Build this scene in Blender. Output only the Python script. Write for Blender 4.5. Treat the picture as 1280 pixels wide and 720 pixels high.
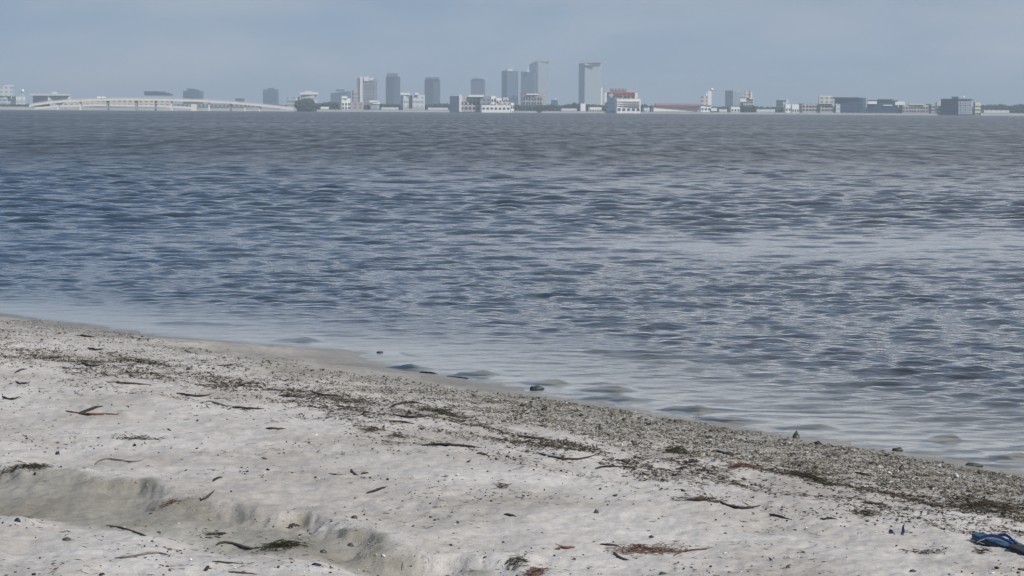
import bpy, math, random
import numpy as np
from mathutils import Matrix, Vector
R = math.radians
random.seed(7); rng = np.random.default_rng(7)
scene = bpy.context.scene
for o in list(bpy.data.objects): bpy.data.objects.remove(o)

# ---------------------------------------------------------------- camera
CZ = 1.75                      # eye height above the water (m)
FPX = 3600.0                   # focal length in photograph pixels (1280 wide)
PITCH = math.atan((360 - 139.6) / FPX); ROLL = math.atan(7.6 / 1280)
r0 = np.array([1., 0, 0]); fw = np.array([0, math.cos(PITCH), -math.sin(PITCH)])
u0 = np.cross(r0, fw)
rt = r0 * math.cos(ROLL) + u0 * math.sin(ROLL)
up = u0 * math.cos(ROLL) - r0 * math.sin(ROLL)
cam = bpy.data.cameras.new('camera'); camo = bpy.data.objects.new('camera', cam)
scene.collection.objects.link(camo); scene.camera = camo
cam.sensor_width = 36; cam.lens = FPX / 1280 * 36
cam.clip_start = 0.1; cam.clip_end = 80000
camo.matrix_world = Matrix(((rt[0], up[0], -fw[0], 0), (rt[1], up[1], -fw[1], 0), (rt[2], up[2], -fw[2], CZ), (0, 0, 0, 1)))

# ---------------------------------------------------------------- world, sun, exposure
SUN_EL, SUN_AZ = 43, 138       # azimuth clockwise from the view direction (+Y)
w = bpy.data.worlds.new('World'); scene.world = w; w.use_nodes = True
nt = w.node_tree; nt.nodes.clear(); N = nt.nodes.new; L = nt.links.new
out = N('ShaderNodeOutputWorld'); bg = N('ShaderNodeBackground')
sky = N('ShaderNodeTexSky'); sky.sky_type = 'NISHITA'; sky.sun_disc = False
sky.sun_elevation = R(SUN_EL); sky.sun_rotation = R(SUN_AZ)
sky.air_density = 1.0; sky.dust_density = 1.0; sky.ozone_density = 2.0
bg.inputs['Strength'].default_value = 0.1
tc = N('ShaderNodeTexCoord'); sep = N('ShaderNodeSeparateXYZ'); L(tc.outputs['Generated'], sep.inputs[0])
# broken cloud sheet: a noise in sky directions (projected on a cloud plane), thin haze at the horizon
add = N('ShaderNodeMath'); add.operation = 'ADD'; add.inputs[1].default_value = 0.10; L(sep.outputs['Z'], add.inputs[0])
dx = N('ShaderNodeMath'); dx.operation = 'DIVIDE'; L(sep.outputs['X'], dx.inputs[0]); L(add.outputs[0], dx.inputs[1])
dy = N('ShaderNodeMath'); dy.operation = 'DIVIDE'; L(sep.outputs['Y'], dy.inputs[0]); L(add.outputs[0], dy.inputs[1])
cmb = N('ShaderNodeCombineXYZ'); L(dx.outputs[0], cmb.inputs[0]); L(dy.outputs[0], cmb.inputs[1])
cn = N('ShaderNodeTexNoise'); cn.inputs['Scale'].default_value = 0.55; cn.inputs['Detail'].default_value = 6
cn.inputs['Roughness'].default_value = 0.55
L(cmb.outputs[0], cn.inputs['Vector'])
bias = N('ShaderNodeMath'); bias.operation = 'MULTIPLY_ADD'; bias.inputs[1].default_value = 0.35; L(sep.outputs['X'], bias.inputs[0]); L(cn.outputs['Fac'], bias.inputs[2])
cr = N('ShaderNodeValToRGB'); cr.color_ramp.elements[0].position = 0.40; cr.color_ramp.elements[1].position = 0.68
L(bias.outputs[0], cr.inputs[0])
cc = N('ShaderNodeMixRGB'); cc.inputs[1].default_value = (1.15, 2.05, 3.7, 1)      # hazy blue (before the 0.1 strength)
cc.inputs[2].default_value = (3.6, 3.75, 4.0, 1)                                   # pale cloud
L(cr.outputs[0], cc.inputs[0])
mx = N('ShaderNodeMixRGB'); mx.inputs[0].default_value = 0.85; L(sky.outputs[0], mx.inputs[1]); L(cc.outputs[0], mx.inputs[2])
# horizon haze: same grey blue all round
hz = N('ShaderNodeMapRange'); hz.inputs['From Min'].default_value = 0.0; hz.inputs['From Max'].default_value = 0.10
hz.inputs['To Min'].default_value = 1.0; hz.inputs['To Max'].default_value = 0.0; hz.interpolation_type = 'SMOOTHSTEP'
L(sep.outputs['Z'], hz.inputs[0])
fn = N('ShaderNodeTexNoise'); fn.inputs['Scale'].default_value = 13; fn.inputs['Detail'].default_value = 4
mpf = N('ShaderNodeMapping'); mpf.inputs['Scale'].default_value = (1, 1, 3.5); L(tc.outputs['Generated'], mpf.inputs[0]); L(mpf.outputs[0], fn.inputs['Vector'])
fr = N('ShaderNodeMapRange'); fr.inputs['From Min'].default_value = 0.3; fr.inputs['From Max'].default_value = 0.7; L(fn.outputs['Fac'], fr.inputs[0])
hc = N('ShaderNodeMixRGB'); hc.inputs[1].default_value = (2.3, 3.5, 5.1, 1); hc.inputs[2].default_value = (4.3, 4.8, 5.6, 1)
L(fr.outputs[0], hc.inputs[0])
m2 = N('ShaderNodeMixRGB'); L(hz.outputs[0], m2.inputs[0]); L(mx.outputs[0], m2.inputs[1]); L(hc.outputs[0], m2.inputs[2])
# a bank of pale cloud all round, low over the horizon, denser to the right
bk = N('ShaderNodeValToRGB'); e = bk.color_ramp.elements; e[0].position = .039; e[0].color = (0, 0, 0, 1); e[1].position = .050; e[1].color = (1, 1, 1, 1)
q_ = e.new(.085); q_.color = (1, 1, 1, 1); q_ = e.new(.15); q_.color = (0, 0, 0, 1); L(sep.outputs['Z'], bk.inputs[0])
sx = N('ShaderNodeMapRange'); sx.inputs['From Min'].default_value = -.26; sx.inputs['From Max'].default_value = .08; sx.inputs['To Min'].default_value = .10; L(sep.outputs['X'], sx.inputs[0])
bkm = N('ShaderNodeMath'); bkm.operation = 'MULTIPLY'; L(bk.outputs[0], bkm.inputs[0]); L(sx.outputs[0], bkm.inputs[1])
m3 = N('ShaderNodeMixRGB'); L(bkm.outputs[0], m3.inputs[0]); L(m2.outputs[0], m3.inputs[1]); m3.inputs[2].default_value = (7.8, 7.8, 7.8, 1); m2 = m3
L(m2.outputs[0], bg.inputs['Color']); L(bg.outputs[0], out.inputs['Surface'])
sl = bpy.data.lights.new('sun', 'SUN'); sl.energy = 3.5; sl.angle = R(0.9); sl.color = (1.0, 0.965, 0.92)
so = bpy.data.objects.new('sun', sl); scene.collection.objects.link(so)
sd = Vector((math.sin(R(SUN_AZ)) * math.cos(R(SUN_EL)), math.cos(R(SUN_AZ)) * math.cos(R(SUN_EL)), math.sin(R(SUN_EL))))
so.rotation_euler = sd.to_track_quat('Z', 'Y').to_euler(); so.location = (0, 0, 50)
scene.view_settings.view_transform = 'Standard'; scene.view_settings.look = 'None'
scene.view_settings.exposure = 0.1; scene.view_settings.gamma = 1
HAZE = 0.95e-4

# ---------------------------------------------------------------- helpers
def link(o): scene.collection.objects.link(o); return o
def mesh_obj(name, V, F, mat=None, parent=None, smooth=False, attrs=None, cols=None, mats=None, fmat=None):
    """V (n,3), F (m,3|4) array or list of faces -> one linked mesh object"""
    me = bpy.data.meshes.new(name)
    if isinstance(F, np.ndarray):
        V = np.asarray(V, dtype=np.float32); k = F.shape[1]
        me.vertices.add(len(V)); me.vertices.foreach_set('co', V.ravel())
        me.loops.add(F.size); me.loops.foreach_set('vertex_index', F.astype(np.int32).ravel())
        me.polygons.add(len(F)); me.polygons.foreach_set('loop_start', np.arange(0, F.size, k, dtype=np.int32))
        me.polygons.foreach_set('loop_total', np.full(len(F), k, dtype=np.int32))
        me.update(calc_edges=True); me.validate()
    else:
        me.from_pydata([tuple(v) for v in V], [], F); me.update()
    if smooth: me.polygons.foreach_set('use_smooth', np.ones(len(me.polygons), dtype=bool))
    if attrs:
        for k_, a in attrs.items():
            at = me.attributes.new(k_, 'FLOAT', 'POINT'); at.data.foreach_set('value', np.asarray(a, dtype=np.float32))
    if cols is not None:
        at = me.attributes.new('tint', 'FLOAT_COLOR', 'POINT')
        at.data.foreach_set('color', np.concatenate([cols, np.ones((len(cols), 1))], 1).astype(np.float32).ravel())
    for m_ in (mats or ([mat] if mat else [])): me.materials.append(m_)
    if fmat is not None: me.polygons.foreach_set('material_index', np.asarray(fmat, dtype=np.int32))
    o = link(bpy.data.objects.new(name, me))
    if parent: o.parent = parent
    return o
def tag(o, label=None, cat=None, group=None, kind=None):
    if label: o['label'] = label
    if cat: o['category'] = cat
    if group: o['group'] = group
    if kind: o['kind'] = kind
    return o
def empty(name, loc, label, cat, group=None):
    o = link(bpy.data.objects.new(name, None)); o.location = loc; o.empty_display_size = .2
    return tag(o, label, cat, group)

def _h(ix, iy, seed):
    n = (ix.astype(np.int64) * 374761393 + iy.astype(np.int64) * 668265263 + seed * 1442695041) & 0xffffffff
    n = ((n ^ (n >> 13)) * 1274126177) & 0xffffffff
    return ((n ^ (n >> 16)) & 0xffff) / 65535.0
def noise(x, y, seed=0):
    x = np.asarray(x, float); y = np.asarray(y, float)
    ix = np.floor(x); iy = np.floor(y); fx = x - ix; fy = y - iy
    def g(a, b):
        t = _h(ix + a, iy + b, seed) * 2 * np.pi
        return np.cos(t) * (fx - a) + np.sin(t) * (fy - b)
    u = fx ** 3 * (fx * (fx * 6 - 15) + 10); v = fy ** 3 * (fy * (fy * 6 - 15) + 10)
    a = g(0, 0) * (1 - u) + g(1, 0) * u; b = g(0, 1) * (1 - u) + g(1, 1) * u
    return (a * (1 - v) + b * v) * 1.4
def fbm(x, y, seed=0, octs=4, gain=.5):
    r = 0; a = 1; f = 1
    for k in range(octs):
        r = r + a * noise(x * f, y * f, seed + k * 17); a *= gain; f *= 2.03
    return r
def sst(a, b, x):
    t = np.clip((x - a) / (b - a), 0, 1); return t * t * (3 - 2 * t)

def ray(x, y):
    d = fw * FPX + rt * (x - 640) - up * (y - 360); return d / np.linalg.norm(d)
def project(X, Y, Z):
    q = np.stack([X, Y, Z - CZ], -1)
    dpt = q @ fw
    return 640 + FPX * (q @ rt) / dpt, 360 - FPX * (q @ up) / dpt
def on_plane(x, y, z):
    d = ray(x, y); t = (z - CZ) / d[2]; return np.array([d[0] * t, d[1] * t])
def at_dist(x, y, D):
    """point on the pixel's ray at depth D (world Y)"""
    d = ray(x, y); t = D / d[1]; return np.array([d[0] * t, D, CZ + d[2] * t])

# ---------------------------------------------------------------- beach shape
shore_px = [(-700, 340), (-300, 368), (-100, 383), (0, 392), (60, 400), (120, 407), (180, 417), (250, 424), (330, 430), (400, 435), (440, 438), (462, 448),
            (500, 461), (560, 469), (620, 480), (660, 489), (740, 503), (800, 513), (880, 526), (960, 539), (1050, 553),
            (1150, 568), (1220, 579), (1290, 592), (1450, 628), (1800, 690)]
sw = np.array([on_plane(x, y, 0.0) for x, y in shore_px])
sw = np.vstack([[[-60, sw[0, 1] + 45]], sw, [[40, sw[-1, 1] - 30]]])
def polydist(X, Y, P):
    """signed distance to polyline P (positive on its right side) and arc length"""
    best = np.full(np.shape(X), 1e9); sg = np.zeros(np.shape(X)); arc = np.zeros(np.shape(X)); s0 = 0
    for a, b in zip(P[:-1], P[1:]):
        e = b - a; Ln = np.hypot(*e); e = e / Ln
        qx = X - a[0]; qy = Y - a[1]; t = np.clip(qx * e[0] + qy * e[1], 0, Ln)
        ddx = qx - t * e[0]; ddy = qy - t * e[1]; dd = np.hypot(ddx, ddy)
        m = dd < best
        best = np.where(m, dd, best); sg = np.where(m, np.sign(e[1] * qx - e[0] * qy), sg); arc = np.where(m, s0 + t, arc)
        s0 += Ln
    sg = np.where(Y < np.interp(X, P[:, 0], P[:, 1]), 1.0, -1.0)      # every line runs left to right: near side is positive
    return best * sg, arc
scarp_px = [(-400, 525), (-120, 555), (-20, 574), (40, 588), (90, 590), (140, 600), (190, 604), (230, 618), (300, 628), (345, 640), (385, 634), (425, 655), (470, 668), (500, 688), (560, 696),
            (610, 700), (660, 716), (760, 742), (900, 800)]
lobe_px = [(-400, 600), (-100, 628), (0, 640), (70, 648), (140, 660), (230, 680), (330, 698), (440, 716), (560, 745), (700, 800)]
ZP = 0.235
scp = np.array([on_plane(x, y, ZP) for x, y in scarp_px]); lob = np.array([on_plane(x, y, ZP - .04) for x, y in lobe_px])
def height(X, Y, detail=True):
    X = np.asarray(X, float); Y = np.asarray(Y, float)
    s, _ = polydist(X, Y, sw)
    s = s + 0.08 * fbm(X * 2.4, Y * 2.0, 3, 4, .6)
    land = np.interp(s, [0, .25, .9, 1.8, 3.2, 8, 60], [0, .022, .07, .15, .215, .25, .9])
    sea = np.interp(s, [-400, -60, -12, -4, -1.2, 0], [-4.5, -2.6, -.75, -.26, -.065, 0])
    h = np.where(s > 0, land, sea)
    on = sst(0.3, 2.0, s)
    h = h + on * 0.016 * fbm(X * .9, Y * .9, 11, 3)
    if True:
        a, _ = polydist(X, Y, scp)
        b, _ = polydist(X, Y, lob)
        wob = .035 * fbm(X * 3.1, Y * 4.3, 21, 5, .62) + .09 * noise(X * 1.3, Y * 1.5, 23)
        a = a + wob
        step = .046 + .040 * noise(X * 2.1, Y * 1.3, 27)
        lf_ = 1 - sst(.15, .9, X - .02 * Y + .1)          # the washed-out edge dies away to the right
        h = h - lf_ * (sst(-.015, .07 + .12 * sst(-.1, .4, noise(X * 1.9, Y * 1.9, 28)), a + .022 * fbm(X * 13, Y * 9, 29, 3, .6)) * step * (1 - .5 * sst(.3, 1.2, a)) - .012 * np.exp(-((a + .06) / .09) ** 2))
        h = h + lf_ * sst(-.05, .16, b + wob * .6) * .022
    if detail:
        am = sst(0.05, 1.2, s)
        tread = fbm(X * 4.5, Y * 3.2, 31, 4, .55)
        h = h + am * (0.0115 * tread + .0035 * fbm(X * 22, Y * 18, 35, 3, .6))
        rough = sst(.15, .5, noise(X * 1.1 + 9, Y * 1.1, 41) + .25) * am
        h = h + rough * .009 * np.abs(noise(X * 9, Y * 7, 43))
        gb = np.exp(-((s - .55) / .35) ** 2)
        h = h + gb * .006 * fbm(X * 14, Y * 14, 51, 3, .7)
    return h
def on_ground(x, y):
    z = 0.2
    for _ in range(12):
        p = on_plane(x, y, z); z = .5 * z + .5 * float(height(p[0], p[1]))
    return np.array([p[0], p[1], float(height(p[0], p[1]))])

# ---------------------------------------------------------------- materials
def mat(name, col=(.5, .5, .5), rough=.8, spec=.3, metallic=0.0):
    m = bpy.data.materials.new(name); m.use_nodes = True
    b = m.node_tree.nodes['Principled BSDF']
    b.inputs['Base Color'].default_value = (*col, 1); b.inputs['Roughness'].default_value = rough
    b.inputs['Specular IOR Level'].default_value = spec; b.inputs['Metallic'].default_value = metallic
    return m, m.node_tree, b
def wall_mat(name, col, var=.12, scale=.06, win=None, rough=.75):
    """painted wall with blotchy wear; win=(column width m, floor height m, glass colour, share)"""
    m, t, b = mat(name, col, rough)
    n = t.nodes.new; l = t.links.new
    tc = n('ShaderNodeTexCoord'); no = n('ShaderNodeTexNoise'); no.inputs['Scale'].default_value = scale; no.inputs['Detail'].default_value = 5
    l(tc.outputs['Object'], no.inputs['Vector'])
    mp = n('ShaderNodeMapRange'); mp.inputs['To Min'].default_value = 1 - var; mp.inputs['To Max'].default_value = 1 + var; l(no.outputs['Fac'], mp.inputs[0])
    mu = n('ShaderNodeMixRGB'); mu.blend_type = 'MULTIPLY'; mu.inputs[0].default_value = 1; mu.inputs[1].default_value = (*col, 1)
    l(mp.outputs[0], mu.inputs[2]); last = mu.outputs[0]
    if win:
        cw, fh, gc, share = win
        sp = n('ShaderNodeSeparateXYZ'); l(tc.outputs['Object'], sp.inputs[0])
        ad = n('ShaderNodeMath'); ad.operation = 'ADD'; l(sp.outputs[0], ad.inputs[0]); l(sp.outputs[1], ad.inputs[1])
        def stripe(src, per, sh):
            dv = n('ShaderNodeMath'); dv.operation = 'DIVIDE'; dv.inputs[1].default_value = per; l(src, dv.inputs[0])
            fc = n('ShaderNodeMath'); fc.operation = 'FRACT'; l(dv.outputs[0], fc.inputs[0])
            lt = n('ShaderNodeMath'); lt.operation = 'LESS_THAN'; lt.inputs[1].default_value = sh; l(fc.outputs[0], lt.inputs[0]); return lt.outputs[0]
        mm = n('ShaderNodeMath'); mm.operation = 'MULTIPLY'; l(stripe(ad.outputs[0], cw, share), mm.inputs[0]); l(stripe(sp.outputs[2], fh, .55), mm.inputs[1])
        mw = n('ShaderNodeMixRGB'); l(mm.outputs[0], mw.inputs[0]); l(last, mw.inputs[1]); mw.inputs[2].default_value = (*gc, 1); last = mw.outputs[0]
    l(last, b.inputs['Base Color'])
    return m
def ramp(t, els):
    r = t.nodes.new('ShaderNodeValToRGB'); e = r.color_ramp.elements
    while len(e) < len(els): e.new(.5)
    for k, (p, c) in enumerate(els): e[k].position = p; e[k].color = (*c, 1) if len(c) == 3 else c
    return r

# sand
SAND, t, b = mat('sand', (.45, .43, .41), .92, .2)
n = t.nodes.new; l = t.links.new
tc = n('ShaderNodeTexCoord')
def nz(scale, det=4, rough=.55, vec=None):
    x = n('ShaderNodeTexNoise'); x.inputs['Scale'].default_value = scale; x.inputs['Detail'].default_value = det; x.inputs['Roughness'].default_value = rough
    l(vec or tc.outputs['Object'], x.inputs['Vector']); return x
n1 = nz(1.3, 5); n2 = nz(16, 5, .65); n3 = nz(160, 3, .7); n4 = nz(420, 2, .6)
r1 = ramp(t, [(.32, (.385, .355, .318)), (.5, (.49, .46, .427)), (.66, (.57, .54, .508))]); l(n1.outputs['Fac'], r1.inputs[0])
r2 = ramp(t, [(.28, (.80, .79, .77)), (.55, (1, 1, 1)), (.75, (1.08, 1.08, 1.09))]); l(n2.outputs['Fac'], r2.inputs[0])
r3 = ramp(t, [(.30, (.40, .37, .33)), (.41, (.93, .93, .92)), (.62, (1.0, 1.0, 1.0)), (.74, (1.25, 1.25, 1.25))]); l(n3.outputs['Fac'], r3.inputs[0])
def mul(a, b_, f=1.0):
    x = n('ShaderNodeMixRGB'); x.blend_type = 'MULTIPLY'; x.inputs[0].default_value = f; l(a, x.inputs[1]); l(b_, x.inputs[2]); return x.outputs[0]
c = mul(mul(r1.outputs[0], r2.outputs[0]), r3.outputs[0], .8)
wa = n('ShaderNodeAttribute'); wa.attribute_name = 'wet'
wm = n('ShaderNodeMixRGB'); wm.blend_type = 'MULTIPLY'; l(wa.outputs['Fac'], wm.inputs[0]); l(c, wm.inputs[1]); wm.inputs[2].default_value = (.50, .48, .43, 1)
sa = n('ShaderNodeAttribute'); sa.attribute_name = 'damp_shade'
dm = n('ShaderNodeMixRGB'); dm.blend_type = 'MULTIPLY'; l(sa.outputs['Fac'], dm.inputs[0]); l(wm.outputs[0], dm.inputs[1]); dm.inputs[2].default_value = (.42, .42, .35, 1)  # darkens the damp trough and paints shade onto the scarp faces
l(dm.outputs[0], b.inputs['Base Color'])
rr = n('ShaderNodeMapRange'); rr.inputs['To Min'].default_value = .93; rr.inputs['To Max'].default_value = .28; l(wa.outputs['Fac'], rr.inputs[0]); l(rr.outputs[0], b.inputs['Roughness'])
bp = n('ShaderNodeBump'); bp.inputs['Strength'].default_value = .9; bp.inputs['Distance'].default_value = .012; l(n2.outputs['Fac'], bp.inputs['Height'])
bp2 = n('ShaderNodeBump'); bp2.inputs['Strength'].default_value = .8; bp2.inputs['Distance'].default_value = .003; l(n3.outputs['Fac'], bp2.inputs['Height']); l(bp.outputs[0], bp2.inputs['Normal'])
l(bp2.outputs[0], b.inputs['Normal'])

# water
WATER = bpy.data.materials.new('water'); WATER.use_nodes = True; t = WATER.node_tree; t.nodes.clear(); n = t.nodes.new; l = t.links.new
tc = n('ShaderNodeTexCoord'); ou = n('ShaderNodeOutputMaterial')
def bumpn(scale, dist, prev=None, vscale=(1, 1, 1), det=3, fac=None):
    mp = n('ShaderNodeMapping'); mp.inputs['Scale'].default_value = vscale; l(tc.outputs['Object'], mp.inputs[0])
    x = n('ShaderNodeTexNoise'); x.inputs['Scale'].default_value = scale; x.inputs['Detail'].default_value = det; l(mp.outputs[0], x.inputs['Vector'])
    hgt = x.outputs['Fac']
    if fac:
        mm = n('ShaderNodeMath'); mm.operation = 'MULTIPLY'; l(hgt, mm.inputs[0]); l(fac, mm.inputs[1]); hgt = mm.outputs[0]
    bb = n('ShaderNodeBump'); bb.inputs['Strength'].default_value = 1; bb.inputs['Distance'].default_value = dist; l(hgt, bb.inputs['Height'])
    if prev: l(prev, bb.inputs['Normal'])
    return bb.outputs[0]
ca = n('ShaderNodeAttribute'); ca.attribute_name = 'chop'
fa = n('ShaderNodeAttribute'); fa.attribute_name = 'far'
nb = bumpn(8, .016, None, (.8, 1.3, 1), 4, ca.outputs['Fac'])
dep = n('ShaderNodeAttribute'); dep.attribute_name = 'depth'
tr = n('ShaderNodeBsdfTransparent'); tr.inputs[0].default_value = (.90, .93, .90, 1)
df = n('ShaderNodeBsdfDiffuse'); df.inputs[0].default_value = (.022, .031, .040, 1)
ex = n('ShaderNodeMapRange'); ex.inputs['From Min'].default_value = 0; ex.inputs['From Max'].default_value = .38; ex.interpolation_type = 'SMOOTHSTEP'; l(dep.outputs['Fac'], ex.inputs[0])
ex.inputs['To Min'].default_value = .12; ex.inputs['To Max'].default_value = 1
mb = n('ShaderNodeMixShader'); l(ex.outputs[0], mb.inputs[0]); l(tr.outputs[0], mb.inputs[1]); l(df.outputs[0], mb.inputs[2])
gl = n('ShaderNodeBsdfGlossy'); gl.inputs['Roughness'].default_value = .04; gl.inputs['Color'].default_value = (.97, .98, 1, 1); l(nb, gl.inputs['Normal'])
fz = n('ShaderNodeFresnel'); fz.inputs['IOR'].default_value = 1.33; l(nb, fz.inputs['Normal'])
ms = n('ShaderNodeMixShader'); # beyond where single ripples can be seen their tilted faces still send less sky back: wind-ruffled texture, finer and finer
fno = n('ShaderNodeTexNoise'); fno.inputs['Scale'].default_value = .35; fno.inputs['Detail'].default_value = 10; fno.inputs['Roughness'].default_value = .78
fmp = n('ShaderNodeMapping'); fmp.inputs['Scale'].default_value = (2.0, .4, 1); l(tc.outputs['Object'], fmp.inputs[0]); l(fmp.outputs[0], fno.inputs['Vector'])
frr = n('ShaderNodeMapRange'); frr.inputs['From Min'].default_value = .38; frr.inputs['From Max'].default_value = .62; frr.inputs['To Min'].default_value = .26; frr.inputs['To Max'].default_value = .92; 
fn2 = n('ShaderNodeTexNoise'); fn2.inputs['Scale'].default_value = 1; fn2.inputs['Detail'].default_value = 5; fn2.inputs['Roughness'].default_value = .65
fp2 = n('ShaderNodeMapping'); fp2.inputs['Scale'].default_value = (.9, .12, 1); l(tc.outputs['Object'], fp2.inputs[0]); l(fp2.outputs[0], fn2.inputs['Vector'])
fav = n('ShaderNodeMixRGB'); fav.inputs[0].default_value = .6; l(fno.outputs['Fac'], fav.inputs[1]); l(fn2.outputs['Fac'], fav.inputs[2]); l(fav.outputs[0], frr.inputs[0])
fm1 = n('ShaderNodeMath'); fm1.operation = 'MULTIPLY'; l(frr.outputs[0], fm1.inputs[0]); l(fa.outputs['Fac'], fm1.inputs[1])
fm2 = n('ShaderNodeMath'); fm2.operation = 'SUBTRACT'; fm2.inputs[0].default_value = 1; l(fm1.outputs[0], fm2.inputs[1]); fm2.use_clamp = True
fm3 = n('ShaderNodeMath'); fm3.operation = 'MULTIPLY'; l(fz.outputs[0], fm3.inputs[0]); l(fm2.outputs[0], fm3.inputs[1])
frg = n('ShaderNodeMath'); frg.operation = 'MULTIPLY_ADD'; frg.inputs[1].default_value = .10; frg.inputs[2].default_value = .018; l(fa.outputs['Fac'], frg.inputs[0]); l(frg.outputs[0], gl.inputs['Roughness'])
l(fm3.outputs[0], ms.inputs[0]); l(mb.outputs[0], ms.inputs[1]); l(gl.outputs[0], ms.inputs[2]); l(ms.outputs[0], ou.inputs['Surface'])

# tinted debris (colour comes with each piece)
def tint_mat(name, rough=.8):
    m, t_, b_ = mat(name, (.2, .15, .1), rough)
    a_ = t_.nodes.new('ShaderNodeAttribute'); a_.attribute_name = 'tint'; t_.links.new(a_.outputs['Color'], b_.inputs['Base Color'])
    return m
SHELLS = tint_mat('shell_fragments', .6); STRANDS = tint_mat('dry_strands', .85)

def fan(Ys, half, tcols, extra):
    """grid with rows at Ys, dense columns inside +-half(Y), coarse ones beyond"""
    H = half(Ys)[:, None]
    e = np.array(extra, float)[None, :]
    Xi = H * tcols[None, :]
    Xr = H * (1 + e * .25) + e * 3.0
    X = np.concatenate([-Xr[:, ::-1], Xi, Xr], 1)
    Y = np.repeat(Ys[:, None], X.shape[1], 1)
    r_, c_ = X.shape
    i = np.arange(r_ * c_).reshape(r_, c_)
    F = np.stack([i[:-1, :-1], i[:-1, 1:], i[1:, 1:], i[1:, :-1]], -1).reshape(-1, 4)
    return X.ravel(), Y.ravel(), F

# ---------------------------------------------------------------- beach sand + sea floor: one sheet
def col_spacing(nc, core=.62):
    u = np.linspace(-1, 1, nc); return u * core + (1 - core) * u ** 3 if True else u
Ys = np.concatenate([[-60, -35, -20, -10, -4, 0, 2, 3.5, 4.7, 5.6, 6.3], np.geomspace(6.9, 27, 560), np.geomspace(28, 140, 40), [200, 400, 1000, 4000, 14000]])
X, Y, F = fan(Ys, lambda y: np.clip(np.abs(y), 6.5, 200) * .25 , np.linspace(-1, 1, 600), [.4, 1.2, 3, 6, 12, 30, 80, 300])
H = height(X, Y)
s, _ = polydist(X, Y, sw)
wn = fbm(X * 2.5, Y * 2.5, 61, 4)
wet = (1 - sst(.15, .95, s + .22 * wn)) * sst(-.25, .0, s)
wet = np.maximum(wet, (1 - sst(.8, 2.1, s + .5 * wn)) * .58 * sst(-.25, .0, s))
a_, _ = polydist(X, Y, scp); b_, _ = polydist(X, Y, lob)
damp_shade = sst(-.02, .06, a_ + .05 * wn) * (1 - sst(.05, .2, a_ + .06 * wn)) * sst(-.25, .35, noise(X * 3.1, Y * 2.3, 63) + .1) * .85  # scarp faces: shade painted in as darker sand
damp_shade = np.maximum(damp_shade, sst(.0, .12, a_ + .05 * wn) * (1 - sst(-.12, .06, b_ + .05 * wn)) * (.62 + .25 * noise(X * 2, Y * 2, 65)))
damp_shade = np.clip(damp_shade, 0, 1) * (1 - sst(.15, .9, X - .02 * Y + .1))
sand = mesh_obj('beach_sand', np.stack([X, Y, H], 1), F, SAND, smooth=True, attrs={'wet': wet, 'damp_shade': damp_shade})
tag(sand, kind='structure')

# ---------------------------------------------------------------- water
Ys = np.concatenate([[9.0, 10.5], np.geomspace(11.2, 26, 230), np.geomspace(26.07, 120, 545), np.geomspace(120.5, 250, 165), np.geomspace(252, 500, 88), np.geomspace(506, 1200, 60), np.geomspace(1230, 3000, 30), [3200, 4500, 7000, 12000, 26000]])
NC = 500
X, Y, F = fan(Ys, lambda y: y * .212 + .7, np.linspace(-1, 1, NC), [.4, 1.2, 3, 8, 30, 200])
D = np.hypot(X, Y)
s, arc = polydist(X, Y, sw)
off = np.clip(-s, 0, 1e6)
seabed = np.interp(-off, [-400, -60, -12, -4, -1.2, 0], [-4.5, -2.6, -.75, -.26, -.065, 0])
Z = np.zeros_like(X)
# wind patches: slick and ruffled water alternate
patch = fbm(X * .035 + 3, Y * .012, 71, 3) + .5 * fbm(X * .16, Y * .07, 73, 2)
slick = np.exp(-((Y - 37.5 - .25 * X - 1.5 * noise(X * .2, Y * .1, 75)) / 5.0) ** 2) * sst(-2.5, 2.0, X)
slick = np.maximum(slick, .6 * np.exp(-((Y - 72 + .3 * X) / 9) ** 2) * sst(-12, 2, X))
slick = np.maximum(slick, .8 * np.exp(-((Y - 330) / 45) ** 2))
gain = np.clip(1.05 + .45 * patch, .5, 1.5) * (1 - .70 * slick)
gain *= .12 + .88 * sst(.05, 3.4, off)
rowstep = np.interp(Y, Ys, np.gradient(Ys))
colstep = Y * .43 / NC
rg = np.random.default_rng(5)
K = 200
lam = np.exp(rg.uniform(np.log(.14), np.log(3.2), K))
th = R(-90) + R(8) + rg.normal(0, 1, K) * np.interp(lam, [.2, .4, .7, 1.5], [.27, .34, .46, .45])           # heading of each train: towards the beach
th = np.where(rg.random(K) < .07, rg.uniform(0, 6.28, K), th)
ph = rg.uniform(0, 6.28, K)
for k in range(K):
    kk = 2 * np.pi / lam[k]
    nearw = np.interp(np.log(lam[k]), np.log([.15, .25, .4, .6, 1.0, 6]), [2.0, 2.0, .95, .26, .05, .015])
    farw = np.interp(np.log(lam[k]), np.log([.15, .4, .7, 1.1, 1.8, 6]), [1.2, 2.4, 2.3, 1.25, .32, .12])
    a = .021 * lam[k] / 6.283 * (nearw + (farw - nearw) * sst(24, 60, Y))
    vis = sst(2.2, 4.0, lam[k] / np.maximum(rowstep * abs(math.sin(th[k])) + colstep, 1e-6))
    g = gain if lam[k] < 1.0 else (.4 + .6 * gain) * (.05 + .95 * sst(.5, 8, off))
    Z += a * vis * g * np.sin(kk * (X * math.cos(th[k]) + Y * math.sin(th[k])) + ph[k] + .8 * noise(X * .4, Y * .4, 80 + k % 5))
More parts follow.
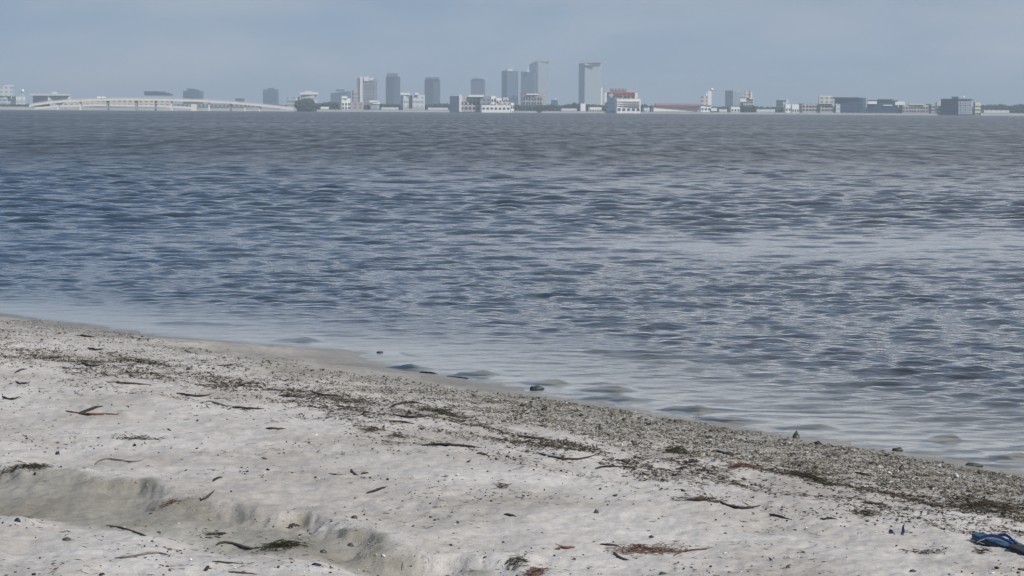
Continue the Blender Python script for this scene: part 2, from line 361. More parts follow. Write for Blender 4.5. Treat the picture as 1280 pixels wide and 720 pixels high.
#         # sharper crests than troughs
# small breakers that lap the edge: (pixel x, y, half length m, height m)
for (px, py, hl, hh, ang) in [(372, 426, .32, .030, -8), (505, 461, .28, .036, -22), (592, 469, .26, .034, -20), (690, 480, .22, .036, 20), (760, 488, .32, .032, 6), (770, 500, .42, .030, -28),
                              (862, 513, .34, .034, -28), (1010, 535, .3, .020, -15), (1182, 550, .16, .034, -6), (1270, 573, .20, .034, 14), (905, 527, .35, .028, -24), (640, 372, 1.2, .05, -4), (1080, 372, 1.4, .055, -6), (720, 312, 1.1, .04, -3), (250, 405, .8, .02, -12)]:
    p = on_plane(px, py, 0.0); ca_, sa_ = math.cos(R(ang)), math.sin(R(ang))
    u = (X - p[0]) * ca_ + (Y - p[1]) * sa_; v = -(X - p[0]) * sa_ + (Y - p[1]) * ca_
    m = (np.abs(u) < hl * 3) & (np.abs(v) < 2)
    v = v + .5 * u ** 2 / hl * .5 + .05 * noise(u * 6 + px, v * 0, 95)
    sc_ = 1 if py > 400 else 3; hl *= .5 if py > 400 else 1; hh *= .75 if py > 400 else .35
    prof = np.where(v < 0, np.exp(-(v / (.035 * sc_)) ** 2), np.exp(-(v / (.18 * sc_)) ** 2))
    Z += np.where(m, hh * prof * np.exp(-(u / hl) ** 4 * 1.2) * (1 + .5 * noise(u * 9, v * 6, 90)), 0)
Z *= np.where(Y > 2500, 0, 1)
chop = np.clip(gain * .9 + .10, 0, 1.6) * (1 - .8 * sst(100, 400, Y))
far = sst(32, 150, Y) * np.clip(1.0 + .15 * fbm(X * .02, Y * .02, 131, 3), .6, 1.3)
water = mesh_obj('sea_water', np.stack([X, Y, Z], 1), F, WATER, smooth=True, attrs={'depth': -seabed, 'chop': chop, 'far': far})
tag(water, kind='structure')
# ---------------------------------------------------------------- far shore
M_WHITE = wall_mat('white_stucco', (.84, .82, .78), .06, .05)
M_BRIDGE = wall_mat('cream_bridge_concrete', (.82, .77, .66), .08, .05)
M_CREAM = wall_mat('cream_concrete', (.62, .57, .50), .1, .05, (9, 7, (.22, .23, .25), .5))
M_BEIGE = wall_mat('beige_concrete', (.52, .46, .40), .1, .05, (8, 6, (.16, .17, .2), .5))
M_GREY = wall_mat('grey_concrete', (.36, .36, .38), .1, .05, (7, 7, (.12, .14, .18), .5))
M_PALEGREY = wall_mat('pale_grey_concrete', (.62, .64, .66), .08, .03, (10, 8, (.38, .43, .5), .5))
M_PALEGLASS = wall_mat('pale_glass_tower', (.46, .50, .52), .1, .015, (9, 8, (.30, .36, .42), .5), .4)
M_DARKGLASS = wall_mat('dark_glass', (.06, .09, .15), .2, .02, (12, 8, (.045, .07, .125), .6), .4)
M_BLUEGLASS = wall_mat('blue_glass', (.03, .07, .16), .25, .02, (10, 6, (.02, .04, .10), .6), .3)
M_MIDGLASS = wall_mat('grey_blue_glass', (.12, .17, .25), .15, .02, (10, 8, (.09, .135, .21), .6), .4)
M_YELLOW = wall_mat('pale_yellow_render', (.60, .61, .42), .06, .05, (10, 8, (.42, .45, .36), .35))
M_PINK = wall_mat('pinkish_concrete', (.50, .44, .44), .08, .05, (9, 6, (.24, .22, .24), .5))
M_WIN = mat('dark_window_glass', (.05, .07, .10), .2, .5)[0]
M_ROOF = mat('brown_roof', (.20, .11, .10), .8)[0]
M_ROOFPINK = mat('faded_red_roof', (.42, .25, .23), .8)[0]
M_DARKROOF = mat('dark_roof', (.05, .05, .06), .8)[0]
M_SIGNRED = mat('red_sign_paint', (.62, .07, .05), .6)[0]
M_STEEL = mat('white_steel', (.8, .8, .8), .5)[0]
M_SEAWALLMIRAGE = wall_mat('pale_seawall_mirage', (.50, .50, .49), .3, .02)  # wall tone that also paints the bright mirage at the shore's foot
M_LEAF = wall_mat('foliage', (.042, .062, .046), .5, .12, None, .9)
M_BARK = mat('bark', (.12, .09, .07), .9)[0]

M_BANDPALE = mat('pale_tinted_glass', (.39, .435, .47), .4)[0]; M_BANDMID = mat('grey_tinted_glass', (.105, .152, .228), .4)[0]; M_BANDDARK = mat('navy_tinted_glass', (.05, .076, .132), .3)[0]; M_BANDGREY = mat('smoked_glass', (.20, .21, .24), .4)[0]
def prism(poly, z0, z1):
    k = len(poly)
    V = [(p[0], p[1], z0) for p in poly] + [(p[0], p[1], z1) for p in poly]
    F = [tuple(range(k))[::-1], tuple(range(k, 2 * k))] + [(i, (i + 1) % k, k + (i + 1) % k, k + i) for i in range(k)]
    return V, F
def join(parts):
    V, F = [], []
    for v, f in parts:
        o = len(V); V += list(v); F += [tuple(i + o for i in q) for q in f]
    return V, F
def box(x0, x1, y0, y1, z0, z1): return prism([(x0, y0), (x1, y0), (x1, y1), (x0, y1)], z0, z1)
def pxz(x, y, D): p = at_dist(x, y, D); return p[0], p[2]
def hz_y(x): return 135.8 + 7.6 * x / 1280
_bandcache = {}
def bld(name, label, x0, x1, ytop, D, m, split=None, bands=0, wins=None, roof=None, slope=0, depth=None, cat='building', group=None, ybase=None, winm=None, parent=None, slabs=0, bandfrac=.42, piers=0):
    """a block whose near corner stands at pixel x=split; faces run back to x0 and x1"""
    winm = winm or {M_PALEGLASS: M_BANDPALE, M_MIDGLASS: M_BANDMID, M_DARKGLASS: M_BANDDARK, M_BLUEGLASS: M_BANDDARK, M_PALEGREY: M_BANDPALE}.get(m, M_BANDGREY if D > 7000 else M_WIN)
    mid = (x0 + x1) / 2
    ppm = FPX / D
    xa, _ = pxz(x0, ytop, D); xb, zt = pxz(x1, ytop, D); _, ztl = pxz(mid, ytop, D); zt = ztl
    zb = 0.0 if ybase is None else pxz(mid, ybase, D)[1]
    W_ = xb - xa
    split = x1 - .12 * (x1 - x0) if split is None else split
    xs = xa + W_ * (split - x0) / (x1 - x0)
    dep_ = depth or max(W_ * .8, 12)
    lf, rf = xs - xa, xb - xs
    dl = dep_ * min(1, rf / max(lf, 1e-3)) * .6 + .05 * lf; dr = dep_ * min(1, lf / max(rf, 1e-3)) * .6 + .05 * rf
    cx = (xa + xb) / 2
    poly = [(xs - cx, 0), (xb - cx, dr), (xb - cx - lf * .98 * (dr > 0), dr + dl), (xa - cx, dl)]
    if parent is None:
        root = empty(name, (cx, D, zb), label, cat, group); px_off = 0; zoff = 0
    else:
        root = parent; px_off = cx - parent.location[0]; zoff = zb - parent.location[2]
        poly = [(p[0] + px_off, p[1] + (D - parent.location[1])) for p in poly]
    Ht = zt - zb
    V, F = prism(poly, zoff, zoff + Ht)
    if slope:                                   # lift the left or the right top edge
        V = [list(v) for v in V]
        order = sorted(range(4), key=lambda i: poly[i][0]); side = order[:2] if slope > 0 else order[2:]
        for i in side: V[4 + i][2] -= abs(slope) / ppm
    mesh_obj('wall' if parent is None else 'wing', V, F, m, root)
    faces = [(poly[3], poly[0]), (poly[0], poly[1])]
    def facebox(a, b, u0_, u1_, z0_, z1_, proud=.5):
        a = np.array(a); b = np.array(b); e = b - a; Ln = np.hypot(*e); e = e / max(Ln, 1e-6); nrm = np.array([e[1], -e[0]])
        p0 = a + e * Ln * u0_; p1 = a + e * Ln * u1_
        q = [p0 + nrm * proud, p1 + nrm * proud, p1 - nrm * .4, p0 - nrm * .4]
        return prism([tuple(k) for k in q], z0_, z1_)
    if bands:
        fh = Ht / (bands + .6)
        for k in range(bands):
            z0_ = zoff + fh * (k + .45)
            bx = [facebox(a, b, .04, .96, z0_, z0_ + fh * bandfrac) for a, b in faces if np.hypot(a[0] - b[0], a[1] - b[1]) * ppm > 1.2]
            if bx: V, F = join(bx); mesh_obj('window_band', V, F, winm, root)
    if wins:
        nx, ny, z_lo, z_hi = wins
        a, b = (faces[0] if lf > rf else faces[1])
        base_me = None
        for i in range(nx):
            for j in range(ny):
                z0_ = zoff + Ht * (z_lo + (z_hi - z_lo) * (j + .2) / ny); z1_ = zoff + Ht * (z_lo + (z_hi - z_lo) * (j + .8) / ny)
                V, F = facebox(a, b, (i + .22) / nx, (i + .78) / nx, z0_, z1_, .6); mesh_obj('window', V, F, winm, root)
    if piers:
        for i in range(piers):
            a, b = (faces[0] if lf > rf else faces[1]); u = (i + .5) / piers
            V, F = facebox(a, b, u - .012, u + .012, zoff + Ht * .02, zoff + Ht * .98, .9); mesh_obj('pier', V, F, M_WHITE, root)
    if roof:                                    # (x0, x1, ytop, ybottom, material)
        for (rx0, rx1, ry0, ry1, rm) in roof:
            a0, zt_ = pxz(rx0, ry0, D); a1, zb_ = pxz(rx1, ry1, D); ox = root.location[0]
            zt_ = pxz((rx0 + rx1) / 2, ry0, D)[1]; zb_ = pxz((rx0 + rx1) / 2, ry1, D)[1]
            dd = max((a1 - a0) * .5, 4)
            V, F = box(a0 - ox, a1 - ox, -1.0, dd, zb_ - root.location[2], zt_ - root.location[2]); mesh_obj('roof', V, F, rm, root)
    else:
        c_ = np.mean(poly, 0); pp = [tuple(c_ + (np.array(p) - c_) * 1.015) for p in poly]
        if not slope:
            V, F = prism(pp, zoff + Ht - .02, zoff + Ht + max(.8, Ht * .012)); mesh_obj('roof', V, F, m if parent is None else m, root)
    if parent is None and D > 7000 and W_ > 25:       # plant rooms, tanks and a mast on the roof
        g_ = np.random.default_rng(int(x0 * 7)); c0 = np.mean(poly, 0)
        for q in range(3):
            ww = W_ * g_.uniform(.07, .16); hh_ = g_.uniform(3, 7); xx = c0[0] + W_ * g_.uniform(-.22, .22)
            V, F = box(xx - ww, xx + ww, c0[1] - ww, c0[1] + ww, zoff + Ht - .1, zoff + Ht + hh_); mesh_obj('roof_plant', V, F, m, root)
        V, F = box(c0[0] - .35, c0[0] + .35, c0[1] - .35, c0[1] + .35, zoff + Ht, zoff + Ht + 13); mesh_obj('mast', V, F, M_STEEL, root)
    return root
FAR = 9600.0
# --- downtown towers, left to right
t1 = bld('office_tower', 'dark squat tower alone just right of the bridge end', 328.5, 347.5, 112, 8200, M_MIDGLASS, 346, bands=5, group=None)
bld('office_block', 'dark hazy block behind the small white house left of the white-edged tower', 413, 438, 114, 8200, M_MIDGLASS, 434, bands=4, slope=2.5)
bld('slender_tower', 'slender pinkish tower beside the white-edged tower', 440, 447.5, 113, 7800, M_PINK, 442, bands=5)
tw = bld('office_tower', 'grey tower with a white corner strip and bright white roof structure', 449, 471, 98.5, 7800, M_GREY, 469, bands=9,
         roof=[(455, 461, 96, 101.5, M_WHITE), (461.5, 467, 97, 100.5, M_STEEL)])
a0, z0 = pxz(450, 96, 7800); a1, _ = pxz(453.2, 96, 7800); V, F = box(a0 - tw.location[0], a1 - tw.location[0], -2.2, 6, 0, z0); mesh_obj('corner_strip', V, F, M_WHITE, tw)
a0, z0 = pxz(446, 97, 7800); a1, _ = pxz(449.6, 97, 7800); _, z1 = pxz(448, 113, 7800); V, F = box(a0 - tw.location[0], a1 - tw.location[0], 3, 16, 0, z0); mesh_obj('side_wing', V, F, M_GREY, tw)
bld('high_rise', 'dark blue round-shouldered high-rise between the white-edged tower and the wide white block', 482, 500, 95.5, 9400, M_DARKGLASS, 492.5, bands=12,
    roof=[(483.5, 497, 91.5, 95.8, M_MIDGLASS)])
bld('high_rise', 'dark blue high-rise just right of the wide white block', 530.5, 550, 99, 9400, M_DARKGLASS, 542, bands=11, roof=[(532, 548.5, 96.5, 99.2, M_MIDGLASS)])
bld('office_tower', 'hazy square tower above the long grey waterfront hall', 588.5, 606.5, 100, 9600, M_MIDGLASS, 605, bands=8, group=None, roof=[(590, 604, 98.7, 100.2, M_DARKROOF)])
bld('high_rise', 'blue-grey tower with a small white cap, behind the cluster of white houses', 627, 648, 88.5, 9600, M_MIDGLASS, 634, bands=13, roof=[(634, 641, 86, 89, M_STEEL)])
t = bld('skyscraper', 'dark stepped skyscraper with a white sail-like fin, left of the palest tower', 651, 671, 90, 9600, M_MIDGLASS, 668, bands=12)
bld('x', '', 661, 672, 76, 9660, M_MIDGLASS, 670, slope=5, parent=t)
p0 = pxz(658.3, 90, 9590); p1 = pxz(661.8, 90, 9590); p2 = pxz(661.2, 81.5, 9590); ox = t.location[0]
V, F = [], []
V = [(p0[0] - ox, -12, p0[1]), (p1[0] - ox, -12, p1[1]), (p2[0] - ox, -12, p2[1]), (p0[0] - ox, -6, p0[1]), (p1[0] - ox, -6, p1[1]), (p2[0] - ox, -6, p2[1])]
F = [(0, 1, 2), (5, 4, 3), (0, 3, 4, 1), (1, 4, 5, 2), (2, 5, 3, 0)]; mesh_obj('fin', V, F, M_STEEL, t)
t = bld('skyscraper', 'pale tall skyscraper with a crenellated top, next to the stepped dark one', 671, 687, 77, 9500, M_PALEGLASS, 672.5, bands=14, bandfrac=.3,
        roof=[(671.2, 674, 74, 77.3, M_PALEGLASS), (676, 682, 75.3, 77.3, M_PALEGLASS), (684, 687, 74.5, 77.3, M_PALEGLASS)])
t = bld('skyscraper', 'pale free-standing skyscraper with a left side darkened as shade and slanted crown', 724, 752, 78, 9500, M_PALEGLASS, 731, bands=14, bandfrac=.3, slope=1,
        roof=[(727, 752, 75.2, 78.3, M_PALEGLASS)])
a0, zt_ = pxz(731.5, 81.5, 9500); a1, zb_ = pxz(743, 83.8, 9500); ox = t.location[0]
for k in range(5):                                    # the unreadable dark letters of the sign
    x_ = a0 + (a1 - a0) * k / 5; V, F = box(x_ - ox, x_ + (a1 - a0) * .15 - ox, -1.5, 3, zb_, zt_); mesh_obj('sign_letter', V, F, M_DARKROOF, t)
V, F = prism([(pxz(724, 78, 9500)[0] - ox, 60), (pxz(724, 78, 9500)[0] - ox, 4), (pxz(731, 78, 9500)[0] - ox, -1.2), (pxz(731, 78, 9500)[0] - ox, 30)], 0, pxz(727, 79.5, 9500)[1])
mesh_obj('shaded_side', V, F, M_DARKGLASS, t)  # side turned from the sun, its shade painted as dark glass
bld('office_tower', 'dark tower with a lighter wing behind the gabled white building', 906.5, 917, 113.5, 8200, M_DARKGLASS, 915, bands=6)
bld('office_tower', 'light hazy tower touching the dark one, behind the gabled white building', 917.5, 930, 115.5, 8400, M_PALEGLASS, 928, bands=5)
# --- left: pale blocks behind the bridge
bld('office_block', 'pale grey block at the left edge of the picture', -14, 12.5, 120, 5600, M_PALEGREY, 8, bands=3, roof=[(6, 17, 106.5, 108, M_STEEL), (0, 15, 108.5, 120.2, M_PALEGREY)])
bld('office_block', 'low pale bluish block under the white water tower ball', 13.5, 31, 121, 5600, M_PALEGREY, 20, bands=2)
bld('warehouse', 'pale grey hall behind the left end of the bridge', 37, 85, 119.5, 5700, M_PALEGREY, 60, wins=(6, 1, .3, .8), roof=[(37, 84, 117.2, 119.6, M_PALEGREY), (65, 71, 115, 117.4, M_WHITE)])
bld('stadium_roof', 'thin dark roof floating above the middle of the bridge', 180, 214, 117.2, 7200, M_DARKGLASS, 206, ybase=119.3, roof=[(180, 197, 114, 118.2, M_DARKGLASS), (197, 212, 116, 118.2, M_DARKGLASS)], cat='building')
bld('office_block', 'dark block rising behind the right half of the bridge', 228.5, 253, 114, 7200, M_MIDGLASS, 250, bands=3)
bld('warehouse', 'small grey roof behind the descending bridge deck', 294, 305, 123.5, 6500, M_MIDGLASS, 303)
bld('hotel', 'lower pale outlined block left of the round dark tree', 358, 374, 121.5, 5800, M_PALEGREY, 370, bands=3)
bld('hotel', 'pale block with a flat white roof behind the round dark tree', 376, 396, 118, 5800, M_PALEGREY, 393, bands=3, roof=[(375, 397, 115.5, 118.2, M_WHITE), (381, 390, 114, 115.6, M_WHITE)])
# water tower
wt = empty('water_tower', (at_dist(28.3, 113, 5500)[0], 5500, 0), 'white ball water tower on a thin post at the left', 'water tower')
zc_ = pxz(28.3, 113.8, 5500)[1]
def uvs(r, c, nu=12, nv=8, sz=1):
    V = [(c[0], c[1], c[2] - r * sz)]; F = []
    for j in range(1, nv):
        a = -math.pi / 2 + math.pi * j / nv
        for i in range(nu): V.append((c[0] + r * math.cos(a) * math.cos(2 * math.pi * i / nu), c[1] + r * math.cos(a) * math.sin(2 * math.pi * i / nu), c[2] + r * sz * math.sin(a)))
    V.append((c[0], c[1], c[2] + r * sz))
    for i in range(nu): F.append((0, 1 + (i + 1) % nu, 1 + i))
    for j in range(nv - 2):
        for i in range(nu): a = 1 + j * nu; F.append((a + i, a + (i + 1) % nu, a + nu + (i + 1) % nu, a + nu + i))
    a = 1 + (nv - 2) * nu
    for i in range(nu): F.append((a + i, a + (i + 1) % nu, len(V) - 1))
    return V, F
V, F = uvs(3.4, (0, 0, zc_)); mesh_obj('tank', V, F, M_STEEL, wt, smooth=True)
V, F = prism([(1.3 * math.cos(a), 1.3 * math.sin(a)) for a in np.linspace(0, 2 * math.pi, 9)[:-1]], 0, zc_ - 2.5); mesh_obj('post', V, F, M_PALEGREY, wt)

# --- waterfront row
D1 = 5300.0
h = bld('house', 'small white twin-topped house before the dark hazy block', 424, 438, 123, D1, M_WHITE, 427, wins=(3, 2, .15, .7), roof=[(427, 434, 119.8, 123.2, M_WHITE)])
bld('x', '', 438, 454, 128, D1, M_PINK, 452, parent=h, wins=None)
bld('house', 'small pavilion with a white hipped roof right of the white-edged tower', 463, 474, 128, D1, M_PALEGREY, 472, bands=1, roof=[(462, 472.5, 125.5, 128.2, M_WHITE), (466, 475, 127.6, 130, M_WHITE)])
h = bld('apartment_block', 'wide white waterfront block with bright roof boxes and a dark pole', 500, 531, 118.5, D1, M_PALEGREY, 504, bands=2, bandfrac=.3,
        roof=[(500.5, 512, 116, 118.7, M_WHITE), (519, 523, 116, 118.7, M_WHITE), (512.5, 515.5, 119, 134, M_DARKROOF)])
h = bld('exhibition_hall', 'long grey waterfront hall with a dark left face and white roof', 562, 600, 121, D1, M_PINK, 575, wins=(5, 2, .1, .75),
        roof=[(574, 577, 118.5, 140, M_STEEL), (586, 605, 118.5, 121.2, M_WHITE)])
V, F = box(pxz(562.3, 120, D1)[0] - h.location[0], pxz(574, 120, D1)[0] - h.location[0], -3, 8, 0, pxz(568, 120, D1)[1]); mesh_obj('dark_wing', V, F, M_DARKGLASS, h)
bld('x', '', 600, 614, 121.5, D1, M_GREY, 612, parent=h, bands=1)
for (x0, x1, yt, D_, m_, lab, nm, b_) in [
    (612.5, 620, 120.5, D1 - 30, M_WHITE, 'tall bright white house at the left of the white cluster', 'house', 2),
    (619, 627, 123, D1 - 60, M_WHITE, 'white gabled house leaning on the tallest one of the white cluster', 'house', 2),
    (627.5, 635.5, 122.5, D1 - 30, M_CREAM, 'cream square house in the right half of the white cluster', 'house', 2),
    (622, 638, 128, D1 - 90, M_CREAM, 'broad low cream house in the middle front of the white cluster', 'house', 1),
    (637.5, 642.5, 129, D1 - 60, M_WHITE, 'tiny white house at the right end of the white cluster', 'house', 1)]:
    h = bld(nm, lab, x0, x1, yt, D_, m_, x0 + 1.2, wins=(2, b_, .3, .9), group='houses of the white waterfront cluster')
h = bld('terrace_house', 'low white terrace with dark openings along the foot of the white cluster', 600, 638, 131.8, D1 - 130, M_WHITE, 602, wins=(7, 1, .35, .8), group=None)
bld('office_block', 'low pinkish block with a white roof before the palest tower', 653.5, 681, 118.5, 6000, M_PINK, 678, wins=(7, 3, .15, .9), roof=[(658, 673, 117, 118.7, M_WHITE)])
bld('office_block', 'small dark block with a white lamp-like cap right of the palest tower', 689, 697.5, 125, 6000, M_MIDGLASS, 696, bands=2, roof=[(693.5, 696, 123, 125.2, M_STEEL)])
bld('house', 'small white house in the trees under the free-standing skyscraper', 725, 732, 130, D1, M_WHITE, 726)
h = bld('hotel', 'white hotel framed in pink with red sign letters along its top', 757, 796.5, 115, 5500, M_BEIGE, 761, bands=0, wins=(9, 3, .35, .72),
        roof=[(763, 783, 110.3, 114.6, M_GREY), (755.5, 797.5, 113.8, 115.6, mat('pink_trim', (.66, .40, .36), .7)[0]), (751, 753, 109.5, 133, M_WHITE), (755.8, 758.5, 115.4, 128, M_WHITE), (793.5, 797, 115.4, 125, M_WHITE)])
a0, zt_ = pxz(768.5, 116.2, 5500); a1, zb_ = pxz(791.5, 119.4, 5500); ox = h.location[0]; zt_ = pxz(780, 116.4, 5500)[1]; zb_ = pxz(780, 119.4, 5500)[1]
for k, wd in enumerate([.8, .7, .85, .3, .8, .7, .8]):
    x_ = a0 + (a1 - a0) * k / 7; ww = (a1 - a0) / 7 * .8 * wd
    V, F = join([box(x_ - ox, x_ + ww - ox, -2.2, 1, zb_ + (.4 if k % 2 else 0), zb_ + 1.6), box(x_ - ox, x_ + ww * .35 - ox, -2.2, 1, zb_ + 1.6, zt_ - (.5 if k % 3 == 0 else 0)), box(x_ + ww * .5 - ox, x_ + ww - ox, -2.2, 1, zb_ + 2.3, zt_)])
    mesh_obj('sign_letter', V, F, M_SIGNRED, h)
h = bld('parking_garage', 'white banded block on the water in front of the red-lettered hotel', 769.5, 801, 124, D1 - 100, M_WHITE, 771, bands=0, wins=(5, 1, .12, .42))
for q in range(3):
    zz = pxz(785, 126.6 + 2.7 * q, D1 - 100)[1]; V, F = box(pxz(771, 125, D1 - 100)[0] - h.location[0], pxz(800, 125, D1 - 100)[0] - h.location[0], -.8, 2, zz - 1.1, zz); mesh_obj('deck_opening', V, F, M_BEIGE, h)
bld('x', '', 759.5, 769.5, 122.5, D1 - 60, M_MIDGLASS, 768, parent=h, bands=3)
h = bld('boat_shed', 'long low white shed with a brown roof left of the white spire', 815, 876, 134, D1, M_WHITE, 817, roof=[(814, 876, 131.8, 134.2, M_ROOF), (820, 874, 129.4, 132, M_ROOFPINK)])
V, F = box(pxz(816, 140, D1)[0] - h.location[0], pxz(874, 140, D1)[0] - h.location[0], -2, 1, pxz(845, 141.2, D1)[1], pxz(845, 139.4, D1)[1]); mesh_obj('plinth', V, F, M_ROOF, h)
h = bld('church', 'white tower with a thin spire at the right end of the long shed', 874.5, 889, 131, D1 - 60, M_WHITE, 876, wins=(3, 1, .35, .7),
        roof=[(876.5, 884.3, 120, 131.5, M_CREAM), (884.6, 889.4, 113.5, 131.5, M_WHITE), (889, 896, 135, 139, M_WHITE)], cat='tower')
V, F = uvs(2.7, (pxz(887, 112, D1)[0] - h.location[0], 0, pxz(887, 112.2, D1)[1])); mesh_obj('spire_ball', V, F, M_STEEL, h, smooth=True)
V, F = uvs(2.7, (pxz(880.5, 120, D1)[0] - h.location[0], 2, pxz(880.5, 119.5, D1)[1]), sz=1.8); mesh_obj('dome', V, F, M_WHITE, h, smooth=True)
h = bld('apartment_block', 'gabled white and cream building beside the pair of hazy towers', 926, 942, 122, 5500, M_CREAM, 929, bands=0, wins=(4, 3, .45, .95), roof=[(931, 938, 113.5, 122.3, M_CREAM), (937, 940, 115, 124, M_WHITE), (925, 933, 123, 127.5, M_WHITE)])
bld('house', 'low white house at the foot of the pair of hazy towers', 912, 925, 134, D1, M_WHITE, 914, wins=(3, 1, .3, .8))
bld('office_block', 'pale blue block with a bright right edge, third building from the white spire', 971, 987, 125, 6000, M_PALEGREY, 979, bands=3, roof=[(973, 984, 123, 125.2, M_PALEGLASS)])
bld('house', 'bright white cube in front of the pale blue block', 980, 989, 131, D1, M_WHITE, 982, wins=(2, 1, .3, .7))
bld('house', 'long low white house with grey openings right of the white cube', 989, 999, 131, D1, M_WHITE, 990, wins=(3, 1, .2, .6))
h = bld('apartment_block', 'wide beige block with a white penthouse on top', 999.5, 1050.5, 129.5, D1, M_BEIGE, 1003, wins=(12, 2, .25, .9), roof=[(1024, 1041, 121, 129.8, M_CREAM), (1025, 1040, 119.8, 121.2, M_WHITE), (1023, 1025.5, 129.8, 141, M_DARKROOF), (1045, 1050, 130, 141, M_PALEGREY)])
h = bld('office_block', 'wide dark blue glass block right of the beige block', 1044, 1085, 122, 5450, M_BLUEGLASS, 1078, bands=5, roof=[(1043, 1074, 121.6, 123.2, M_DARKROOF)])
h = bld('office_block', 'dark blue block with a white sign panel near its top left', 1084.5, 1125, 125, D1, M_BLUEGLASS, 1121, bands=3, roof=[(1084.5, 1096, 126.5, 130, M_WHITE), (1098, 1118, 124, 125.3, M_DARKROOF), (1104, 1115, 131, 132.2, M_STEEL), (1114, 1119, 123.8, 125.6, M_STEEL)])
h = bld('apartment_block', 'beige block with dark window pairs left of the pale yellow towers', 1126, 1161, 131, D1, M_BEIGE, 1128, wins=(9, 2, .2, .85), roof=[(1119, 1131, 127, 131.2, M_WHITE), (1136, 1155, 129.6, 131.2, M_CREAM)])
h = bld('office_block', 'narrow grey block between the beige block and the first yellow tower', 1158, 1170, 130.5, D1 + 80, M_GREY, 1164, bands=3)
bld('apartment_tower', 'pale yellow slab at the left side of the blue slanted building', 1170, 1179, 128.5, D1, M_YELLOW, 1171.5, bands=3, bandfrac=.25)
h = bld('office_building', 'blue office building with a slanted roof and a white roof ball', 1179, 1217, 123.5, D1 - 50, M_BLUEGLASS, 1198, bands=0, slope=0,
        roof=[(1190, 1198, 120.8, 123.7, M_BLUEGLASS), (1198, 1217, 124.2, 125.4, M_DARKROOF)])
V, F = uvs(2.2, (pxz(1199, 121, D1)[0] - h.location[0], -2, pxz(1199, 121.5, D1 - 50)[1])); mesh_obj('roof_ball', V, F, M_STEEL, h, smooth=True)
# lighter right face: grid of panels, its sunlit tone put into their pale colour
for i in range(6):
    for j in range(6):
        xa_ = pxz(1199 + i * 3, 130, D1 - 60)[0] - h.location[0]; z_ = 2 + j * 4.1
        V, F = box(xa_, xa_ + 3.5, -1.5 + i * .2, 1, z_, z_ + 3.2); mesh_obj('panel', V, F, M_PALEGLASS, h)
bld('apartment_tower', 'pale yellow slab at the right side of the blue slanted building', 1217.5, 1226, 128.5, D1, M_YELLOW, 1219, bands=3, bandfrac=.25)
bld('office_block', 'small hazy pale block between the cream and the pale blue building', 950, 965, 134.5, 6500, M_PALEGLASS, 953, bands=1)

# --- bridge
DB = 4800.0
br = empty('causeway_bridge', (at_dist(200, 130, DB)[0], DB, 0), 'long white arched causeway bridge at the left', 'bridge')
deck_px = [(36, 131.3), (43, 129.2), (60, 126.8), (82, 124.8), (120, 123.3), (155, 122.5), (200, 123), (251, 124.4), (286, 126.4), (320, 129.4), (345, 132), (366, 134.4)]
ox = br.location[0]
def ribbon(pxs, thick, y0, y1, D):
    P = [pxz(x, y, D) for x, y in pxs]; V = []; F = []
    for (x, z) in P: V += [(x - ox, y0, z), (x - ox, y1, z), (x - ox, y1, z - thick), (x - ox, y0, z - thick)]
    for i in range(len(P) - 1):
        a = 4 * i; b_ = a + 4
        for k in range(4): F.append((a + k, a + (k + 1) % 4, b_ + (k + 1) % 4, b_ + k))
    F += [(0, 3, 2, 1), tuple(len(V) - 4 + k for k in range(4))]
    return V, F
V, F = ribbon(deck_px, 4.0, 0, 14, DB); mesh_obj('deck', V, F, M_BRIDGE, br)
V, F = ribbon([(x, y - .55) for x, y in deck_px], .6, -.5, 0.1, DB); mesh_obj('railing', V, F, M_STEEL, br)
low = [(44, 131.8), (90, 130.6), (140, 130.2), (200, 131.5), (240, 133)]
V, F = ribbon([(40, 134.2), (75, 131.2), (120, 130.2), (200, 131.4), (236, 133.6)], 3.4, 30, 42, DB); mesh_obj('lower_deck', V, F, M_WHITE, br)
V, F = ribbon([(70, 129.5), (100, 126.8), (165, 125.2), (206, 126.0), (212, 130)], 8.5, 60, 64, DB); mesh_obj('abutment_wall', V, F, M_CREAM, br)
V, F = ribbon([(212, 129.6), (300, 130.4), (345, 133.2)], 5, 70, 74, DB); mesh_obj('abutment_wall', V, F, M_GREY, br)
for x_ in [72, 100, 134, 170, 194, 214, 242, 261, 288, 306, 324]:
    wpx = 7 if x_ == 242 else (3 if x_ in (134, 170) else 2.0)
    yt = np.interp(x_, [p[0] for p in deck_px], [p[1] for p in deck_px]) + 1.7
    a0, zt_ = pxz(x_ - wpx / 2, yt, DB); a1, _ = pxz(x_ + wpx / 2, yt, DB)
    V, F = join([box(a0 - ox, a1 - ox, 3, 11, 0, zt_ + .3), box(a0 - 1.5 - ox, a1 + 1.5 - ox, 1, 13, zt_ - 1.5, zt_ + .35)])
    mesh_obj('pier', V, F, M_GREY if x_ in (134, 170, 194, 288) else M_BRIDGE, br)
